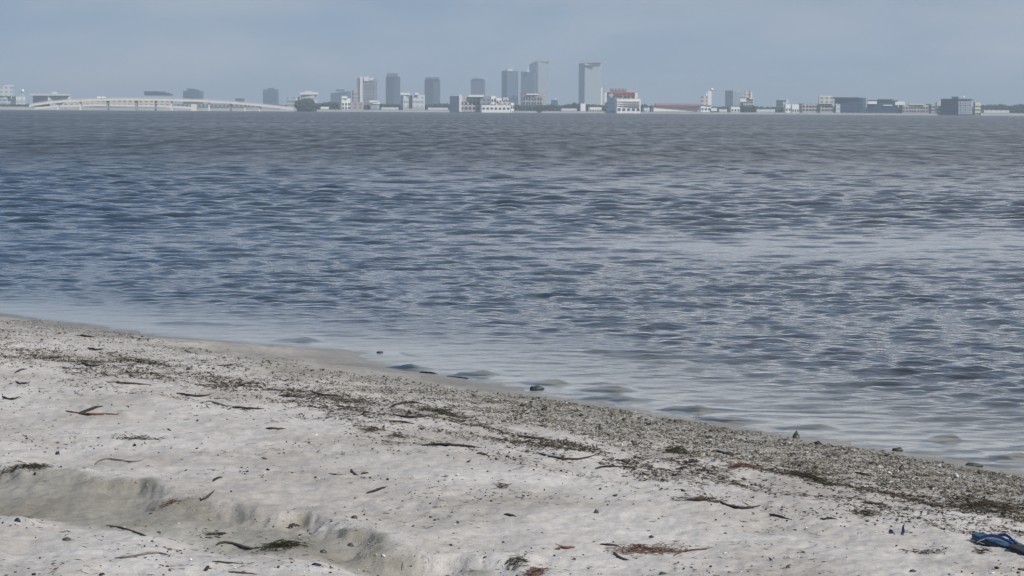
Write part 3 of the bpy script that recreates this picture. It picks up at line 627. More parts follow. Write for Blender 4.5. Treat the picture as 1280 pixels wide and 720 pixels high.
for (x0, x1, yy, lab) in [(121, 126.5, 121.6, 'white truck with a raised nose on the crest of the bridge'), (127, 131.5, 121.2, 'white box truck right behind the first one on the bridge')]:
    a0, z0 = pxz(x0, yy, DB); a1, _ = pxz(x1, yy, DB); zz = pxz((x0 + x1) / 2, np.interp(x0, [p[0] for p in deck_px], [p[1] for p in deck_px]), DB)[1]
    tk = empty('truck', ((a0 + a1) / 2, DB + 5, zz), lab, 'truck', 'trucks on the bridge'); hw = (a1 - a0) / 2
    V, F = box(-hw, hw * .55, -1.2, 1.2, .7, 3.3); mesh_obj('cargo_box', V, F, M_STEEL, tk)
    V, F = box(hw * .6, hw, -1.1, 1.1, .6, 2.5); mesh_obj('cab', V, F, M_WHITE, tk)
    for wx in (-hw * .6, hw * .75):
        V, F = prism([(wx + .5 * math.cos(a), .5 * math.sin(a)) for a in np.linspace(0, 2 * math.pi, 9)[:-1]], -1.2, 1.2)
        V = [(v[0], v[2], v[1] + .5) for v in V]; mesh_obj('wheel', V, F, M_DARKROOF, tk)
# --- seawalls (their pale tone also paints the bright mirage strip), land and trees
land_ = mesh_obj('far_shore_land', *box(-9000, 9000, 5250, 13000, -1, 1.2), M_LEAF); tag(land_, kind='structure')
for (x0, x1, D_, hh, lab) in [(-60, 368, 4950, 4.8, 'pale seawall with painted-in mirage under the bridge at the left'), (396, 562, 5240, 3.3, 'pale seawall with painted-in mirage below the white-edged tower and the wide white block'),
                          (640, 770, 5240, 3.0, 'pale seawall with painted-in mirage between the white cluster and the red-lettered hotel'), (801, 1172, 5140, 2.6, 'pale seawall with painted-in mirage running from the long shed to the yellow towers'),
                          (1226, 1400, 5150, 4.0, 'pale seawall with painted-in mirage below the trees at the far right')]:
    a0 = pxz(x0, 140, D_)[0]; a1 = pxz(x1, 140, D_)[0]; sw_ = empty('seawall', ((a0 + a1) / 2, D_, 0), lab, 'seawall', 'seawalls and mirage strip along the far shore')
    V, F = box(-(a1 - a0) / 2, (a1 - a0) / 2, 0, 6, -1, hh); mesh_obj('wall', V, F, M_SEAWALLMIRAGE, sw_)
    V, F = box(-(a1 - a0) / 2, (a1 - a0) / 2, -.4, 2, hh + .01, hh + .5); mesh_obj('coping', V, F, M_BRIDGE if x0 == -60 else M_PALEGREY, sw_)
def blobs(n_, x0, x1, D_, top_px, r=(1.6, 3.6), dep=25, seed=0, env=None):
    g_ = np.random.default_rng(seed); A = np.array([[1, 0, 0], [-1, 0, 0], [0, 1, 0], [0, -1, 0], [0, 0, 1], [0, 0, -1]], float)
    Fo = np.array([[0, 2, 4], [2, 1, 4], [1, 3, 4], [3, 0, 4], [2, 0, 5], [1, 2, 5], [3, 1, 5], [0, 3, 5]])
    px_ = g_.uniform(x0, x1, n_); yt = np.interp(px_, [p[0] for p in top_px], [p[1] for p in top_px]) + 1.3 * noise(px_ * .35, px_ * 0, seed + 5) + .8 * noise(px_ * 1.1, px_ * 0, seed + 6)
    base = 135.8 + 7.6 * px_ / 1280
    hgt = np.maximum((base - yt + 1.2) / FPX * D_, 1.5)
    X_ = np.array([at_dist(a, 140, D_)[0] for a in px_]); Z_ = hgt * g_.uniform(0, 1, n_) ** .6
    Y_ = D_ + g_.uniform(0, dep, n_); rr_ = g_.uniform(*r, n_)
    V = A[None] * rr_[:, None, None] * g_.uniform(.6, 1.2, (n_, 6, 1)) + np.stack([X_, Y_, Z_], 1)[:, None]
    F = Fo[None] + 6 * np.arange(n_)[:, None, None]
    return V.reshape(-1, 3), F.reshape(-1, 3)
for (nm, x0, x1, D_, tp, n_) in [('tree_line', 394, 432, 5400, [(394, 131), (405, 129.5), (420, 129), (432, 131)], 700), ('tree_line', 438, 600, 5400, [(438, 134), (470, 131), (530, 132), (560, 131), (600, 134)], 1800),
                             ('tree_line', 640, 758, 5400, [(640, 133), (672, 133), (690, 132), (700, 134), (718, 130), (735, 132), (758, 133)], 2000), ('tree_line', 799, 815, 5400, [(799, 133), (806, 132), (815, 135)], 220),
                             ('tree_line', 893, 972, 5450, [(893, 136), (908, 135), (926, 133.5), (944, 133.5), (950, 137), (972, 137.5)], 900), ('tree_line', 1224, 1380, 5900, [(1224, 134), (1232, 132.5), (1255, 131.8), (1263, 133.5), (1275, 131.5), (1300, 132), (1380, 131)], 2400),
                             ('tree_line', 396, 1226, 5650, [(396, 132.5), (600, 132.5), (700, 133), (800, 134.5), (1000, 135), (1226, 135.5)], 6500), ('tree_line', -60, 60, 5450, [(-60, 130), (0, 132), (60, 131.5)], 900), ('tree_line', 60, 400, 6000, [(60, 131), (200, 133), (300, 132), (400, 133)], 3000)]:
    V, F = blobs(int(n_ * 1.5), x0, x1, D_, tp, seed=int(x0) + 100); o = mesh_obj(nm, V, F, M_LEAF); tag(o, kind='stuff')
for (x0, x1, yt, m_, lab) in [(399, 411, 134, M_WHITE, 'low white shed just right of the round dark tree'), (475, 498, 134.5, M_PALEGREY, 'low pale shed at the foot of the round-shouldered high-rise'),
        (533, 560, 135, M_PALEGREY, 'low pale shed between the wide white block and the long grey hall'), (700, 721, 136, M_PALEGREY, 'low pale shed under the gap between the two pale skyscrapers'),
        (735, 752, 134.5, M_WHITE, 'low white house row under the free-standing skyscraper'), (803, 812, 135, M_PALEGREY, 'small pale shed between the banded block and the long brown-roofed shed'),
        (897, 909, 137, M_PALEGREY, 'small pale shed just right of the white spire'), (944, 969, 137, M_PALEGREY, 'low pale shed between the gabled building and the pale blue block'),
        (1228, 1262, 138, M_PALEGREY, 'low pale shed below the trees at the far right')]:
    bld('shed', lab, x0, x1, yt, 5290, m_, x0 + 2, wins=(max(3, int((x1 - x0) / 3)), 1, .25, .7))
# the round dark tree and three smaller ones
def tree(px_, ytop, wpx, D_, lab, seed, grp=None, n_=500):
    x_, zt_ = pxz(px_, ytop, D_); root = empty('broad_tree', (x_, D_, 0), lab, 'tree', grp); rw = wpx / 2 / FPX * D_
    V, F = [], []
    P = []
    for (dx_, dz_, r_) in [(0, zt_ * .5, 1.0), (-rw * .4, zt_ * .7, .5), (rw * .4, zt_ * .7, .5)]:
        k = 6; v = [(math.cos(2 * math.pi * i / k) * r_, math.sin(2 * math.pi * i / k) * r_, 0) for i in range(k)] + [(dx_ + math.cos(2 * math.pi * i / k) * r_ * .4, math.sin(2 * math.pi * i / k) * r_ * .4, dz_) for i in range(k)]
        P.append((v, [(i, (i + 1) % k, k + (i + 1) % k, k + i) for i in range(k)]))
    V, F = join(P); mesh_obj('trunk', V, F, M_BARK, root)
    g_ = np.random.default_rng(seed); q = g_.normal(size=(n_, 3)); q /= np.linalg.norm(q, axis=1)[:, None]; q *= g_.uniform(.4, 1, (n_, 1)) ** .4
    q *= (1 + .18 * noise(q[:, 0] * 3 + seed, q[:, 2] * 3, seed))[:, None]
    c = np.array([0, 0, zt_ * .5]); P_ = c + q * np.array([rw, rw, zt_ * .52]); P_[:, 2] = np.maximum(P_[:, 2], .4)
    A = np.array([[1, 0, 0], [-1, 0, 0], [0, 1, 0], [0, -1, 0], [0, 0, 1], [0, 0, -1]], float); Fo = np.array([[0, 2, 4], [2, 1, 4], [1, 3, 4], [3, 0, 4], [2, 0, 5], [1, 2, 5], [3, 1, 5], [0, 3, 5]])
    V = A[None] * g_.uniform(.6, 1.5, (n_, 1, 1)) * rw * .13 * g_.uniform(.5, 1.2, (n_, 6, 1)) + P_[:, None]
    mesh_obj('crown', V.reshape(-1, 3), (Fo[None] + 6 * np.arange(n_)[:, None, None]).reshape(-1, 3), M_LEAF, root)
tree(381.5, 124.3, 25, 5100, 'large round dark tree at the water right of the bridge', 1, n_=1500)
tree(931, 133, 9, 5200, 'small dark tree at the left foot of the gabled white building', 2, 'small dark trees by the gabled building')
tree(941, 132.6, 8, 5200, 'small dark tree at the right foot of the gabled white building', 3, 'small dark trees by the gabled building')
tree(674, 132.5, 7, 5200, 'small dark tree on the shore below the palest tower', 4)

# ---------------------------------------------------------------- things lying on the beach
def tube(P, rad, k=6, flat=.7, seed=0):
    """tapered, slightly lumpy tube through the points"""
    P = np.array(P, float); g_ = np.random.default_rng(seed)
    T = np.gradient(P, axis=0); T /= np.linalg.norm(T, axis=1)[:, None] + 1e-9
    V = []; F = []
    for i, (p, t_) in enumerate(zip(P, T)):
        a = np.cross(t_, [0, 0, 1.0]); a /= np.linalg.norm(a) + 1e-9; b_ = np.cross(a, t_)
        rr_ = rad[i] * g_.uniform(.82, 1.18)
        for j in range(k):
            th_ = 2 * math.pi * j / k; q = g_.uniform(.85, 1.15)
            V.append(p + rr_ * q * (a * math.cos(th_) + b_ * math.sin(th_) * flat))
    for i in range(len(P) - 1):
        for j in range(k): F.append((i * k + j, i * k + (j + 1) % k, (i + 1) * k + (j + 1) % k, (i + 1) * k + j))
    F += [tuple(range(k))[::-1], tuple((len(P) - 1) * k + j for j in range(k))]
    return V, F
def wood_mat(name, c0, c1, rough=.75):
    m, t_, b_ = mat(name, c0, rough); n_ = t_.nodes.new
    tc_ = n_('ShaderNodeTexCoord'); no = n_('ShaderNodeTexNoise'); no.inputs['Scale'].default_value = 45; no.inputs['Detail'].default_value = 5; t_.links.new(tc_.outputs['Object'], no.inputs['Vector'])
    r_ = ramp(t_, [(.35, c0), (.65, c1)]); t_.links.new(no.outputs['Fac'], r_.inputs[0]); t_.links.new(r_.outputs[0], b_.inputs['Base Color'])
    bp_ = n_('ShaderNodeBump'); bp_.inputs['Distance'].default_value = .002; t_.links.new(no.outputs['Fac'], bp_.inputs['Height']); t_.links.new(bp_.outputs[0], b_.inputs['Normal'])
    return m
BLACK = wood_mat('blackened_wood', (.018, .015, .017), (.045, .038, .038)); DARK = wood_mat('dark_stem', (.035, .028, .026), (.08, .065, .055))
GREYW = wood_mat('weathered_grey_wood', (.12, .105, .095), (.20, .18, .165)); BROWN = wood_mat('brown_bark', (.06, .032, .022), (.16, .085, .055)); RED = wood_mat('red_brown_leaf', (.12, .045, .03), (.24, .11, .075))
OLIVE = wood_mat('olive_seaweed', (.035, .038, .020), (.10, .10, .055))
def spline(P, n_):
    P = np.array(P, float); d = np.concatenate([[0], np.cumsum(np.linalg.norm(np.diff(P, axis=0), axis=1))]); d /= d[-1]
    q = np.linspace(0, 1, n_)
    if len(P) > 3:                         # smooth with a cubic fit through cumulative length
        c = [np.polyfit(d, P[:, j], min(4, len(P) - 1)) for j in range(2)]; return np.stack([np.polyval(c[0], q), np.polyval(c[1], q)], 1)
    if len(P) == 3:
        c = [np.polyfit(d, P[:, j], 2) for j in range(2)]; return np.stack([np.polyval(c[0], q), np.polyval(c[1], q)], 1)
    return np.stack([np.interp(q, d, P[:, j]) for j in range(2)], 1)
def stick(name, label, cat, pts, th_px, m, lift=0, seed=0, group=None, n_=12, rise=(0, 0)):
    q = spline(pts, n_); G = np.array([on_ground(a, b_) for a, b_ in q])
    D_ = G[:, 1].mean(); r_ = th_px * 1.3 / 2 / FPX * D_
    u_ = np.linspace(0, 1, n_); rad = r_ * (1.0 - .75 * np.abs(2 * u_ - .9) ** 3).clip(.25, 1.1)
    c = G.mean(0); P = G - c; P[:, 2] = P[:, 2] + rad * .55 + rise[0] * (1 - u_) ** 2 + rise[1] * u_ ** 2 + lift
    V, F = tube(P, rad, 6, .75, seed); o = mesh_obj(name, V, F, m, smooth=True); o.location = c
    return tag(o, label, cat, group)
S = stick
LST = [
 ('curved_stick', 'short black curved stick lying by itself at the left picture edge', 'stick', [(3, 496), (12, 500), (24, 496)], 3.2, BLACK),
 ('curved_stick', 'short dark curl of wood above the lone black stick at the left edge', 'stick', [(19, 477), (28, 480), (37, 477)], 2.6, BLACK),
 ('curved_stick', 'slanting dark twig above the two small curls at the left edge', 'stick', [(18, 467), (26, 463), (34, 461)], 2.4, DARK),
 ('curved_stick', 'black curved stick highest up on the beach near the waterline at the left', 'stick', [(98, 418), (108, 421), (119, 421)], 2.4, BLACK),
 ('curved_stick', 'smile-shaped black stick in the left part of the weed line', 'stick', [(111, 435), (121, 438), (130, 436)], 2.8, BLACK),
 ('curved_stick', 'black bent stick with a raised left tip just below the left weed line', 'stick', [(102, 453), (108, 457), (117, 458), (128, 456)], 3, BLACK),
 ('long_stick', 'thin straight dark stick ending in a black knob, left part of the pale sand', 'stick', [(133, 478), (160, 480), (187, 481)], 3, DARK),
 ('curved_stick', 'thick black gently curved stick on clean sand below the weed line', 'stick', [(221, 492), (235, 495), (250, 496), (263, 493)], 3.6, BLACK),
 ('branch', 'wavy grey brown branch between the thick black stick and the tapered one', 'branch', [(258, 502), (268, 504), (278, 507), (290, 507)], 3, GREYW),
 ('branch', 'dark tapered branch pointing right, just right of the wavy grey one', 'branch', [(291, 509), (305, 511), (330, 511)], 3.2, BLACK),
 ('twig', 'short dark twig lying alone at mid beach under the tapered branch', 'twig', [(333, 536), (345, 537), (357, 536)], 3.4, DARK),
 ('twig', 'thin dark upcurved twig on the right of the thick brown weed mat', 'twig', [(272, 457), (285, 457), (296, 454)], 2, DARK),
 ('long_stick', 'long sinuous black stick running along the middle of the weed line', 'stick', [(388, 488), (398, 493), (412, 495), (430, 496)], 2.6, BLACK),
 ('branch', 'dark brown branch at the left of the sinuous black stick', 'branch', [(348, 495), (365, 496), (381, 497)], 3.2, DARK),
 ('long_stick', 'bowed black stick over the weed, ends raised to the right', 'stick', [(487, 510), (500, 505), (515, 503), (533, 506)], 3, BLACK),
 ('curved_stick', 'hook-shaped black stick with a sagging middle in the weed line', 'stick', [(495, 519), (508, 522), (524, 522), (540, 518)], 3.2, BLACK),
 ('twig', 'short dark twig below the hook-shaped stick', 'twig', [(487, 527), (503, 528), (518, 530)], 2.6, DARK),
 ('long_stick', 'long straight black stick alone on sand left of the bow-shaped one', 'stick', [(528, 557), (550, 557), (575, 558), (602, 560)], 4, BLACK),
 ('twig', 'short broken dark twig under the right end of the long straight stick', 'twig', [(596, 567), (603, 568), (611, 570)], 3, DARK),
 ('long_stick', 'grey brown stick stretching along the weed left of the bow-shaped stick', 'stick', [(647, 545), (665, 548), (690, 550)], 3.2, DARK),
 ('curved_stick', 'large thin bow-shaped black stick sagging in the middle of the beach', 'stick', [(674, 567), (690, 572), (712, 575), (732, 573), (747, 567)], 3.2, BLACK),
 ('long_stick', 'straight black stick just below and right of the bow-shaped one', 'stick', [(744, 586), (760, 584), (777, 584)], 3, BLACK),
 ('twig', 'thin black twig continuing right from the straight black stick', 'twig', [(779, 583), (786, 585), (795, 584)], 2.6, BLACK),
 ('branch', 'dark stick with an upturned right tip between gravel and weed', 'branch', [(889, 565), (905, 567), (920, 568), (922, 564)], 2.8, DARK),
 ('twig', 'short black twig in the weed clump under the upturned stick', 'twig', [(855, 578), (865, 578), (875, 576)], 3, BLACK),
 ('curved_stick', 'black upswept stick alone on the open sand above the bottom scarp', 'stick', [(458, 617), (467, 615), (475, 612), (483, 608)], 3.4, BLACK),
 ('twig', 'black stub of wood on open sand right of centre near the bottom', 'twig', [(631, 643), (637, 645), (645, 646)], 3.4, BLACK),
 ('curved_stick', 'big dark curved stick with a reddish mat at its left end, right of centre', 'stick', [(901, 628), (910, 633), (925, 636), (940, 635), (950, 632)], 4, BLACK),
 ('twig', 'straight black twig above the reddish leaf mat at the bottom', 'twig', [(750, 681), (762, 682), (773, 682)], 3, BLACK),
 ('curved_stick', 'curved brown stick at the lower left of the reddish leaf mat', 'stick', [(767, 690), (771, 695), (778, 699), (787, 700)], 3, DARK),
 ('long_stick', 'long thin brown stick rising right from the reddish leaf mat', 'stick', [(842, 695), (855, 690), (872, 688), (891, 684)], 2.8, BROWN),
 ('long_stick', 'thin straight brown stick slanting down right on the bottom left lobe', 'stick', [(133, 657), (150, 660), (170, 666), (192, 674)], 2.4, DARK),
 ('branch', 'wavy grey branch lying on the bottom left lobe of sand', 'branch', [(144, 698), (165, 697), (185, 693), (213, 695)], 3.6, GREYW),
 ('twig', 'short straight black twig in the wet channel at the bottom left', 'twig', [(260, 669), (272, 668), (285, 667)], 3.2, BLACK),
 ('long_stick', 'wavy thick dark stick reaching the green weed clump in the channel', 'stick', [(270, 682), (280, 679), (295, 682), (325, 684)], 4, DARK),
 ('twig', 'small forked black twig standing up above the scarp', 'twig', [(266, 602), (271, 599), (278, 597)], 3.2, BLACK),
 ('twig', 'dark slanting twig stuck in the scarp', 'twig', [(250, 627), (259, 622), (268, 613)], 3, DARK),
 ('long_stick', 'thin pale brown crooked stick on the sand above the channel', 'stick', [(117, 582), (126, 576), (150, 576), (180, 574)], 2.4, GREYW),
 ('long_stick', 'black straight stick pointing down right on the right side of the beach', 'stick', [(962, 643), (976, 647), (990, 650)], 3.4, BLACK),
 ('twig', 'short black flat twig right of the down-pointing stick', 'twig', [(1025, 649), (1036, 649), (1047, 649)], 3, BLACK),
 ('long_stick', 'dark stick resting just below the right part of the weed line', 'stick', [(1077, 628), (1092, 630), (1110, 631)], 3.2, BLACK),
 ('long_stick', 'dark stick lying across the pale strip between gravel and weed', 'stick', [(1069, 591), (1080, 594), (1093, 596)], 3.2, BLACK),
 ('long_stick', 'long dark branch on top of the weed line near the right edge', 'branch', [(1200, 632), (1225, 631), (1250, 630), (1272, 631)], 4, DARK),
 ('long_stick', 'long thin stick at the bottom edge below the wet channel', 'stick', [(265, 702), (285, 704), (305, 705)], 2.4, DARK),
 ('twig', 'thin dark twig at the end of the bottom lobe', 'twig', [(285, 715), (305, 717), (322, 718)], 2.4, DARK),
 ('twig', 'grey twig slanting up right at the foot of the scarp', 'twig', [(358, 661), (367, 659), (376, 657)], 3, DARK),
 ('twig', 'small dark V-shaped twig above the upswept stick', 'twig', [(439, 587), (442, 592), (448, 594)], 2.6, DARK),
 ('twig', 'little dark twig just right of the V-shaped one', 'twig', [(452, 593), (457, 592), (461, 592)], 3, DARK),
 ('twig', 'thin grey twig just left of the V-shaped one', 'twig', [(411, 592), (422, 594), (432, 593)], 2.4, GREYW),
 ('driftwood', 'black driftwood with a raised left end lying in the shallow water', 'driftwood', [(500, 441), (508, 444), (518, 446), (528, 446)], 3.2, BLACK),
 ('driftwood', 'black strip of driftwood on the waterline behind the first grey boulder', 'driftwood', [(525, 465), (535, 466), (547, 467)], 3, BLACK),
 ('driftwood', 'thin dark line of driftwood on the waterline near the second wavelet', 'driftwood', [(558, 470), (575, 472), (590, 474)], 2, BLACK),
 ('twig', 'tiny upright black stub on the sand near the bottom left edge', 'twig', [(257, 714), (259, 711), (261, 708)], 4, BLACK),
 ('twig', 'short black pellet-like stub at the bottom of the left lobe', 'twig', [(124, 720), (127, 719), (131, 718)], 3.5, BLACK),
 ('twig', 'dark stub at the right corner bottom below the sandal', 'twig', [(1272, 712), (1277, 713), (1284, 714)], 3.5, DARK),
]
for i, a in enumerate(LST): S(*a, seed=i)
# raised stick on its little pile, left
r_ = S('raised_stick', 'thick dark stick propped up at a slant on a small pile of twigs, left', 'stick', [(98, 517), (108, 515), (118, 511), (129, 508)], 4.2, BLACK, seed=90)
S('twig', 'flat brown twig under the propped slanting stick', 'twig', [(83, 514), (100, 518), (124, 519), (148, 518)], 3.4, BROWN, seed=91)

# stones and pebbles
def rock(name, label, cat, x, y, wpx, hpx, m, seed, flat=1, point=0, group=None, water=False):
    p = on_plane(x, y, 0.0) if water else on_ground(x, y)[:2]
    z = 0.0 if water else float(height(p[0], p[1])); sc_ = p[1] / FPX; a = wpx / 2 * sc_; h_ = hpx * sc_
    V, F = uvs(1, (0, 0, 0), 12, 8); V = np.array(V); nn = noise(V[:, 0] * 1.6 + seed, V[:, 1] * 1.6 + V[:, 2] * 1.9, seed) * .35 + noise(V[:, 0] * 4 + seed, V[:, 1] * 4 + V[:, 2] * 4, seed + 1) * .12
    V = V * (1 + nn)[:, None]
    if point: V[:, 0] *= 1 - .55 * np.clip(V[:, 2], 0, 1); V[:, 1] *= 1 - .55 * np.clip(V[:, 2], 0, 1)
    V = V * np.array([a, a * .8, h_]); V[:, 2] += h_ * .1
    o = mesh_obj(name, V, F, m, smooth=not point); o.location = (p[0], p[1], z); return tag(o, label, cat, group)
STONE = wood_mat('dark_wet_stone', (.03, .032, .034), (.08, .082, .08), .45); BSTONE = wood_mat('blue_black_stone', (.012, .015, .04), (.03, .035, .07), .5); GSTONE = wood_mat('grey_stone', (.13, .125, .12), (.24, .23, .22), .7)
rock('boulder', 'dark lumpy stone at the waterline in the middle of the shore', 'stone', 671, 486, 18, 3.2, STONE, 3, water=True)
rock('stone', 'small black stone in the water left of the driftwood', 'stone', 475, 440.5, 9, 1.3, STONE, 4, water=True)
rock('pointed_stone', 'small pointed dark stone standing on the gravel at the waterline', 'stone', 995, 547, 10, 8, STONE, 5, point=1)
rock('stone', 'black stone on the waterline right of the pointed one', 'stone', 1122, 563, 14, 3.2, STONE, 6, water=True)
rock('stone', 'long low black stone at the waterline near the right edge', 'stone', 1216, 582, 24, 4, STONE, 7)
rock('pebble', 'small round black pebble alone on open sand at lower centre', 'pebble', 745.5, 641, 6, 4, STONE, 8)
rock('pebble', 'small blue-black pebble near the left edge on the bottom lobe', 'pebble', 22, 652, 8, 4.5, BSTONE, 9)
rock('pebble', 'flat dark pebble on the bottom lobe right of the blue-black one', 'pebble', 83, 675, 11, 3, STONE, 10)
rock('pebble', 'dark pebble on the left edge of the scarp foot', 'pebble', 72, 568, 6, 3.5, BSTONE, 11)
rock('pebble', 'dark round pebble below the gravel near the right weed line', 'pebble', 1179, 618, 8, 4, STONE, 12)
rock('pebble', 'grey round pebble on clean sand under the right weed line', 'pebble', 1162, 643, 6, 3.6, GSTONE, 13)
rock('pebble', 'dark pebble on the gravel edge left of the upturned stick', 'pebble', 750, 537, 5, 4.5, STONE, 14)
rock('pebble', 'blackish flat pebble at the foot of the scarp by the green weed', 'pebble', 438, 683, 9, 4, STONE, 15)
rock('pebble', 'brown pebble left of the blackish flat one at the scarp foot', 'pebble', 404, 691, 8, 4, STONE, 16)
rock('pebble', 'dark flat pebble at the bottom edge under the green weed clump', 'pebble', 395, 707, 13, 3, BSTONE, 17)
rock('pebble', 'small dark pebble above the end of the scarp', 'pebble', 443, 648, 8, 3.4, STONE, 18)
rock('pebble', 'small black pebble near the bottom edge right of centre', 'pebble', 828, 718, 9, 3, STONE, 19)
rock('pebble', 'dark oval pebble at the bottom edge left of the sandal', 'pebble', 1141, 715, 8, 3, STONE, 20)

# curled brown leaf
def leaf(label, x, y, wpx, m, seed, grp=None):
    g = on_ground(x, y); a = wpx / 2 / FPX * g[1]; V = []; F = []
    nu, nv = 7, 4
    for i in range(nu):
        u = i / (nu - 1) * 2 - 1; w_ = .38 * math.sqrt(max(1 - u * u, .02))
        for j in range(nv):
            v = j / (nv - 1) * 2 - 1; V.append((a * u, a * w_ * v, a * (.10 + .35 * v * v * w_ + .22 * u * u)))
    for i in range(nu - 1):
        for j in range(nv - 1): q = i * nv + j; F.append((q, q + nv, q + nv + 1, q + 1))
    o = mesh_obj('dry_leaf', V, F, m, smooth=True); o.location = g; o.rotation_euler = (.05, .1, seed)
    md = o.modifiers.new('thickness', 'SOLIDIFY'); md.thickness = a * .05
    return tag(o, label, 'leaf', grp)
leaf('curled reddish brown leaf left of the reddish mat at the bottom', 708, 686, 22, RED, .2)
leaf('small reddish leaf fragment under the curled brown leaf, left of it', 697, 687, 12, BROWN, .9)

# seaweed clumps: bundles of strands
def strands(C, L_, D_, seed, rad, hgt, palette, flatr=.6, kseg=4, ang=0.0, angsd=.6):
    """C (n,3) centres; returns V,F,cols of curved three-sided strands"""
    g_ = np.random.default_rng(seed); n_ = len(C)
    a = ang + g_.normal(0, angsd, n_); Ls = L_ * g_.uniform(.35, 1.3, n_) if np.isscalar(L_) else L_
    cur = g_.normal(0, .9, n_); u = np.linspace(-1, 1, kseg)
    P = np.zeros((n_, kseg, 3))
    aa = a[:, None] + cur[:, None] * u[None] * .6
    st = np.stack([np.cos(aa), np.sin(aa)], -1) * (Ls / (kseg))[:, None, None]
    P[:, :, :2] = C[:, None, :2] + np.cumsum(st, 1) - st.sum(1, keepdims=True) / 2
    P[:, :, 2] = height(P[:, :, 0], P[:, :, 1]) + (rad * .5 + hgt * g_.uniform(0, 1, (n_, 1)) ** 2 + hgt * .4 * g_.uniform(0, 1, (n_, kseg)))
    rr_ = rad * g_.uniform(.5, 1.4, (n_, 1)) * (1 - .7 * np.abs(u)[None] ** 2)
    nx = -np.sin(aa); ny = np.cos(aa)
    V = np.zeros((n_, kseg, 3, 3))
    for j, th_ in enumerate((0.3, 2.5, 4.5)):
        V[:, :, j, 0] = P[:, :, 0] + rr_ * nx * math.cos(th_); V[:, :, j, 1] = P[:, :, 1] + rr_ * ny * math.cos(th_); V[:, :, j, 2] = P[:, :, 2] + rr_ * math.sin(th_) * flatr
    i0 = np.arange(kseg - 1)[:, None] * 3 + np.array([0, 1, 2])[None]; i1 = np.arange(kseg - 1)[:, None] * 3 + np.array([1, 2, 0])[None]
    q = np.stack([i0, i1, i1 + 3, i0 + 3], -1).reshape(-1, 4); q = q[None] + np.arange(n_)[:, None, None] * kseg * 3
    pal = np.array(palette)[g_.integers(0, len(palette), n_)] * g_.uniform(.7, 1.35, (n_, 1))
    return V.reshape(-1, 3), q.reshape(-1, 4), np.repeat(pal, kseg * 3, 0)
PALW = [(.05, .038, .028), (.035, .028, .024), (.085, .065, .042), (.07, .065, .035), (.12, .095, .065), (.03, .024, .022), (.16, .135, .10)]
PALG = [(.05, .052, .026), (.075, .072, .036), (.035, .036, .022), (.05, .038, .028)]
PALR = [(.17, .075, .055), (.22, .12, .09), (.13, .065, .045), (.10, .075, .05), (.26, .18, .14)]
def clump(label, cat, x, y, wpx, hpx, n_, pal, seed, ang=0.0, name='seaweed_clump', Lm=.05, hg=.012, rad=.0022):
    g_ = np.random.default_rng(seed); q = g_.normal(0, .5, (n_, 2)).clip(-1.1, 1.1) * np.array([1, .8])
    xs = x + q[:, 0] * wpx / 2; ys = y + q[:, 1] * hpx / 2 + q[:, 0] * ang * wpx / 2
    c = on_ground(x, y); C = np.array([[*on_plane(a, b_, c[2]), 0] for a, b_ in zip(xs, ys)])
    V, F, cl = strands(C, Lm, 0, seed, rad, hg, pal, angsd=.7)
    o = mesh_obj(name, V - c, F, STRANDS, cols=cl); o.location = c; return tag(o, label, cat)
clump('green-black seaweed clump in the wet channel at the bottom', 'seaweed', 352, 684, 62, 12, 240, PALG, 1, hg=.014)
clump('reddish brown mat of dried leaves and weed at the bottom, right of centre', 'seaweed', 808, 688, 90, 14, 420, PALR, 2, Lm=.035, hg=.01)
clump('loose brown weed trailing left of the big dark curved stick', 'seaweed', 872, 627, 58, 10, 150, PALW, 3)
clump('rusty orange weed in the line right of the greenish heap', 'seaweed', 925, 583, 46, 10, 200, PALR, 4, Lm=.04)
clump('small greenish heap of weed standing up between two sticks, right of centre', 'seaweed', 846, 566, 42, 9, 190, PALG, 5, hg=.018)
clump('weed tuft hanging over the left end of the scarp', 'seaweed', 43, 585, 34, 12, 130, PALG, 6)
clump('dark weed scraps at the left picture edge below the scarp', 'seaweed', 18, 591, 40, 8, 70, PALW, 7)
clump('thin brown weed scraps alone on the sand above the left scarp', 'seaweed', 172, 549, 56, 8, 110, PALW, 8)
clump('row of dark weed scraps left of and below the sandal', 'seaweed', 1157, 692, 66, 7, 90, PALW, 9, Lm=.03)
clump('faint brown weed scraps directly under the sandal', 'seaweed', 1228, 690, 34, 6, 40, PALW, 10, Lm=.04)
clump('reddish brown weed at the middle of the wet channel', 'seaweed', 208, 632, 40, 5, 34, PALR, 11)
clump('black weed scraps around the short straight twig in the channel', 'seaweed', 262, 671, 44, 10, 60, PALW, 12, Lm=.025)
clump('dark green weed tuft at the bottom edge left of the reddish mat', 'seaweed', 644, 702, 22, 12, 60, PALG, 13)
clump('brown weed tuft at the bottom edge under the dark green tuft', 'seaweed', 668, 718, 30, 8, 80, PALR, 14)
clump('brown weed scraps under the small stick at the right of the weed line', 'seaweed', 1080, 644, 34, 8, 80, PALW, 15)
clump('brown weed heap directly above the long straight black stick', 'seaweed', 462, 538, 30, 8, 130, PALW, 16)
clump('black weed scrap just right of the brown heap above the long straight stick', 'seaweed', 496, 546, 26, 8, 60, PALW, 17)
clump('dark tuft of weed on open sand right of the scarp top', 'seaweed', 626, 609, 18, 6, 30, PALW, 18)
clump('thick greenish brown mat in the left weed line', 'seaweed', 180, 453, 100, 12, 420, PALG, 19, ang=.22, hg=.02)
clump('thick dark mat of weed below the middle of the shore', 'seaweed', 430, 503, 110, 14, 520, PALW, 20, ang=.10, hg=.02)
clump('greenish mat of weed right of the hook-shaped stick', 'seaweed', 550, 516, 80, 10, 320, PALG, 21, ang=.22, hg=.018)
